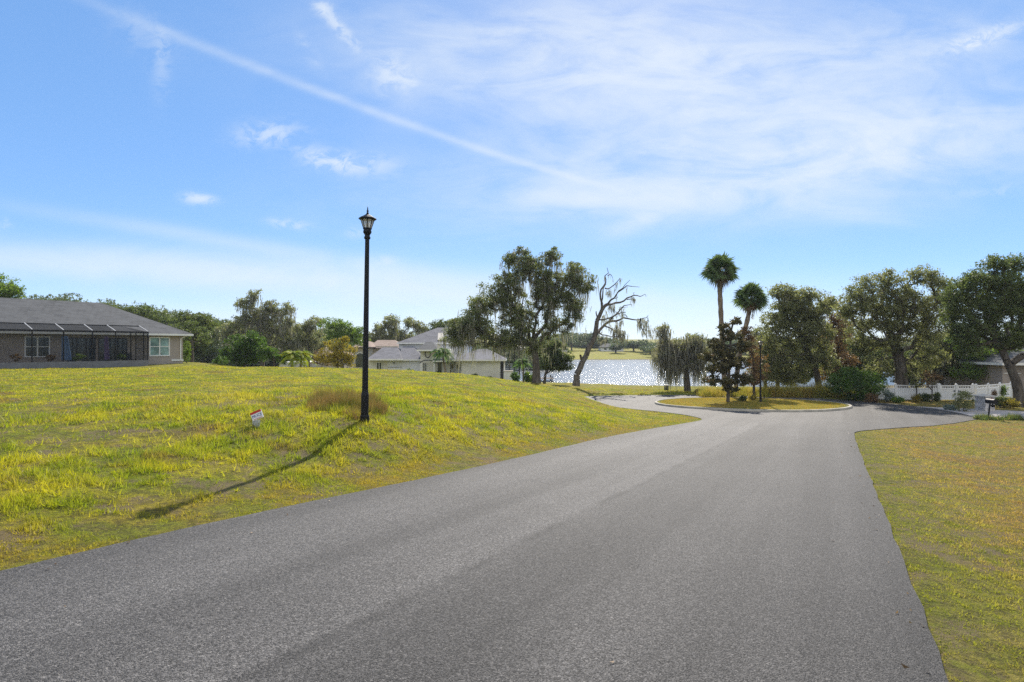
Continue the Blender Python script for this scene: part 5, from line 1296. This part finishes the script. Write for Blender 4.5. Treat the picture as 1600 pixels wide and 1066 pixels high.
def feather(n, L, r, elo, ehi, droop, nl=22, lw=.05):
    out = []
    for i in range(n):
        az = 2*math.pi*(i*.618034)+r.normal()*.15; el = R(elo+(ehi-elo)*((i+.5)/n)+r.normal()*6); Lf = L*(.8+.35*r.random())
        D = np.array([math.cos(az), math.sin(az), 0]); S = np.array([-D[1], D[0], 0]); T = []
        def pos(s): return D*Lf*s*math.cos(el*(1-.3*s))+np.array([0, 0, Lf*(s*math.sin(el)-droop*s*s)])
        prev = pos(0)
        for k in range(1, nl+1):
            s = k/nl; p = pos(s); w = .02; T.append(np.array([prev-S*w, prev+S*w, p]))
            ll = Lf*.30*math.sin(math.pi*min(1, s*.85+.1))*(.8+.4*r.random()); tan = (p-prev)/np.linalg.norm(p-prev)
            for sg in (-1, 1):
                q = p+S*sg*ll*.8+tan*ll*.45+np.array([0, 0, -ll*.45]); T.append(np.array([p-tan*lw/2, p+tan*lw/2, q]))
            prev = p
        V = np.array(T).reshape(-1, 3); out.append((V, np.arange(len(V)).reshape(-1, 3), np.clip(r.random()*.8+.3*r.random(len(V)), 0, 1)))
    return join(out)
def queen_palm(label, X, Y, d, cx, cy, Lpx, mat, seed, trad=.12, n=22, droop=.75, lo=-5, hi=80, lw=.07):
    r = np.random.default_rng(seed); b = W(X, Y, d); base = np.array([b[0], b[1], H1(b[0], b[1])-.1]); t = thing('feather_palm', tuple(base), label, 'palm tree')
    top = W(cx, cy, d)-base; P = np.array([top*s*np.array([1, 1, 1]) for s in np.linspace(0, 1, 9)])
    v, f = tubes(P, [-1]+list(range(8)), np.linspace(trad*1.2, trad*.8, 9), 8); link('trunk', npmesh('trunk', v, f, smooth=True), M['palmbark'], t)
    v, f, tt = feather(n, Lpx/F*d, r, lo, hi, droop, lw=lw); link('crown', npmesh('crown', v+top, f, tt), M[mat], t)
queen_palm('yellow green arching palm at the lawn edge, left of the pair', 456, 571, 61, 457, 555, 24, 'yellowpalm', 101, lw=.11, n=26)
queen_palm('yellow green arching palm at the lawn edge, right of the pair', 469, 571, 62, 471, 556, 24, 'yellowpalm', 102, lw=.11, n=24)
queen_palm('small full crowned palm in front of the white house entrance', 699, 592, 75, 691, 551, 22, 'greenpalm', 103, .12, 30, .8, lw=.13)
queen_palm('short light green palm beside the pool enclosure', 818, 594, 70, 817, 566, 18, 'greenpalm', 104, .1, 24, .7, lw=.12)

# ------------------------------------------------------------------ distant woods
def wood(name, spec, mat, seed, kind='stuff', n=60, n_per=12, size=.55):
    r = np.random.default_rng(seed); parts = []; TV, TF = [], []; o = 0
    for (x, y, top, w, h) in spec:
        g = H1(x, y); zb = min(g, top-h); c0 = np.array([x, y, 0]); hh = top-g
        k = int(n*(w/8)); C = []
        for _ in range(5):
            lc = np.array([x+r.normal()*w*.22, y+r.normal()*w*.22, top-hh*(.22+.35*r.random())]); u = rand_dirs(k//5, r)*(r.random(k//5)**.35)[:, None]
            C.append(lc+u*np.array([w*.32, w*.32, hh*.26]))
        u = rand_dirs(k//2, r)*(r.random(k//2)**.4)[:, None]; C.append(np.array([x, y, g+hh*.42])+u*np.array([w*.45, w*.45, hh*.42]))
        C = np.concatenate(C); C[:, 2] = np.clip(C[:, 2], g+.3, top-.3); v, f, t = clumps(C, w*.075+.25, n_per, size, r); t = np.clip(t*.6+.4*r.random(), 0, 1); parts.append((v, f, t))
        N = np.array([[x, y, g-.3], [x, y, g+hh*.35], [x+r.normal()*.5, y, g+hh*.7]]); vv, ff = tubes(N, [-1, 0, 1], np.array([.3, .24, .1]), 5); TV.append(vv); TF.append(ff+o); o += len(vv)
    v, f, t = join(parts); base = bpy.data.objects.new(name, None); COL.objects.link(base); tag(base, kind=kind)
    link('crowns', npmesh(name+'_crowns', v, f, t), M[mat], base); link('trunks', npmesh(name+'_trunks', np.concatenate(TV), np.concatenate(TF)), M['bark'], base)
    return base
def px_spec(X0, X1, n, prof, dlo, dhi, seed, w=(8, 13), jit=5):
    r = np.random.default_rng(seed); S = []
    for _ in range(n):
        X = X0+(X1-X0)*r.random(); d = dlo+(dhi-dlo)*r.random(); f = (dhi-d)/(dhi-dlo)
        Y = np.interp(X, [p[0] for p in prof], [p[1] for p in prof]) + f*prof[0][2] + r.random()*jit
        S.append(((X-800)/F*d, d, EYE-(Y-HZ)/F*d, w[0]+(w[1]-w[0])*r.random(), 7))
    return S
prof = [(-200, 440, 26), (0, 448, 26), (60, 452, 26), (130, 457, 26), (200, 466, 26), (260, 477, 26), (330, 484, 26), (400, 490, 26), (480, 498, 26), (560, 507, 26), (640, 506, 26), (760, 510, 26), (860, 515, 26)]
wood('hillside_woods', px_spec(-160, 560, 150, prof, 120, 215, 1), 'farleaf', 1, n=90, n_per=13, size=.60)
wood('woods_behind_houses', px_spec(330, 860, 46, [(330, 490, 22), (480, 502, 22), (560, 512, 22), (640, 512, 22), (760, 515, 22), (860, 522, 22)], 120, 200, 2), 'farblue', 2, n=90, n_per=13, size=.55)
wood('far_shore_woods', px_spec(855, 1900, 84, [(855, 519, 8), (930, 518, 8), (960, 526, 8), (1010, 531, 8), (1100, 528, 8), (1900, 522, 8)], 285, 330, 3, w=(12, 17), jit=4)+px_spec(1040, 1900, 60, [(1040, 527, 4), (1900, 524, 4)], 212, 250, 4, w=(11, 15), jit=6), 'farblue', 3, n=120, n_per=11, size=.8)
FARLAB = ['hazy far shore tree seen just right of the dark oak behind the mossy oak', 'tall hazy far shore tree left of the dead tree trunk', 'tallest hazy far shore tree, directly behind the dead tree trunk', 'hazy far shore tree beside the low grey roofed far house',
    'far shore tree under the long right limb of the dead tree', 'far shore tree just left of the moss smothered shore tree', 'small round far shore tree right of the low grey roofed house', 'smallest far shore tree, low beside the moss smothered shore tree']
def far_trees():
    for i, (X, Yt, d, w) in enumerate(((868, 522, 262, 13), (893, 518, 268, 14), (918, 519, 272, 12), (944, 524, 275, 11), (990, 530, 262, 11), (1006, 532, 258, 10), (962, 533, 250, 7), (1016, 541, 245, 6))):
        x = (X-800)/F*d; g = H1(x, d); top = EYE-(Yt-HZ)/F*d; r = np.random.default_rng(300+i); hh = top-g
        t = thing('far_shore_tree', (x, d, g), FARLAB[i], 'tree', 'round trees on the far lake shore')
        C = []
        for _ in range(6): u = rand_dirs(26, r)*(r.random(26)**.4)[:, None]; C.append(np.array([r.normal()*w*.2, r.normal()*w*.2, hh*(.45+.3*r.random())])+u*np.array([w*.3, w*.3, hh*.25]))
        C = np.concatenate(C); C[:, 2] = np.clip(C[:, 2], hh*.16, hh-.4); v, f, tt = clumps(C, .9, 12, .7, r); link('crown', npmesh('crown', v, f, tt), M['farblue'], t)
        v, f = tubes(np.array([[0, 0, -.3], [0, 0, hh*.3], [.2, 0, hh*.6]]), [-1, 0, 1], np.array([.45, .35, .2]), 6); link('trunk', npmesh('trunk', v, f), M['bark'], t)
far_trees()

# ------------------------------------------------------------------ air
def haze():
    m = bpy.data.materials.new('haze_air'); m.use_nodes = True; t = NT(m.node_tree); t.n.clear()
    out = t.new('ShaderNodeOutputMaterial'); v = t.new('ShaderNodeVolumePrincipled')
    v.inputs['Color'].default_value = (.80, .89, 1, 1); v.inputs['Density'].default_value = HAZE; v.inputs['Anisotropy'].default_value = .2
    t.put(out.inputs['Volume'], v.outputs[0])
    b = MB(); b.box(-1560, 1560, -360, 2600, -6.0, 27)
    tag(b.build('haze', m), kind='stuff')
haze()
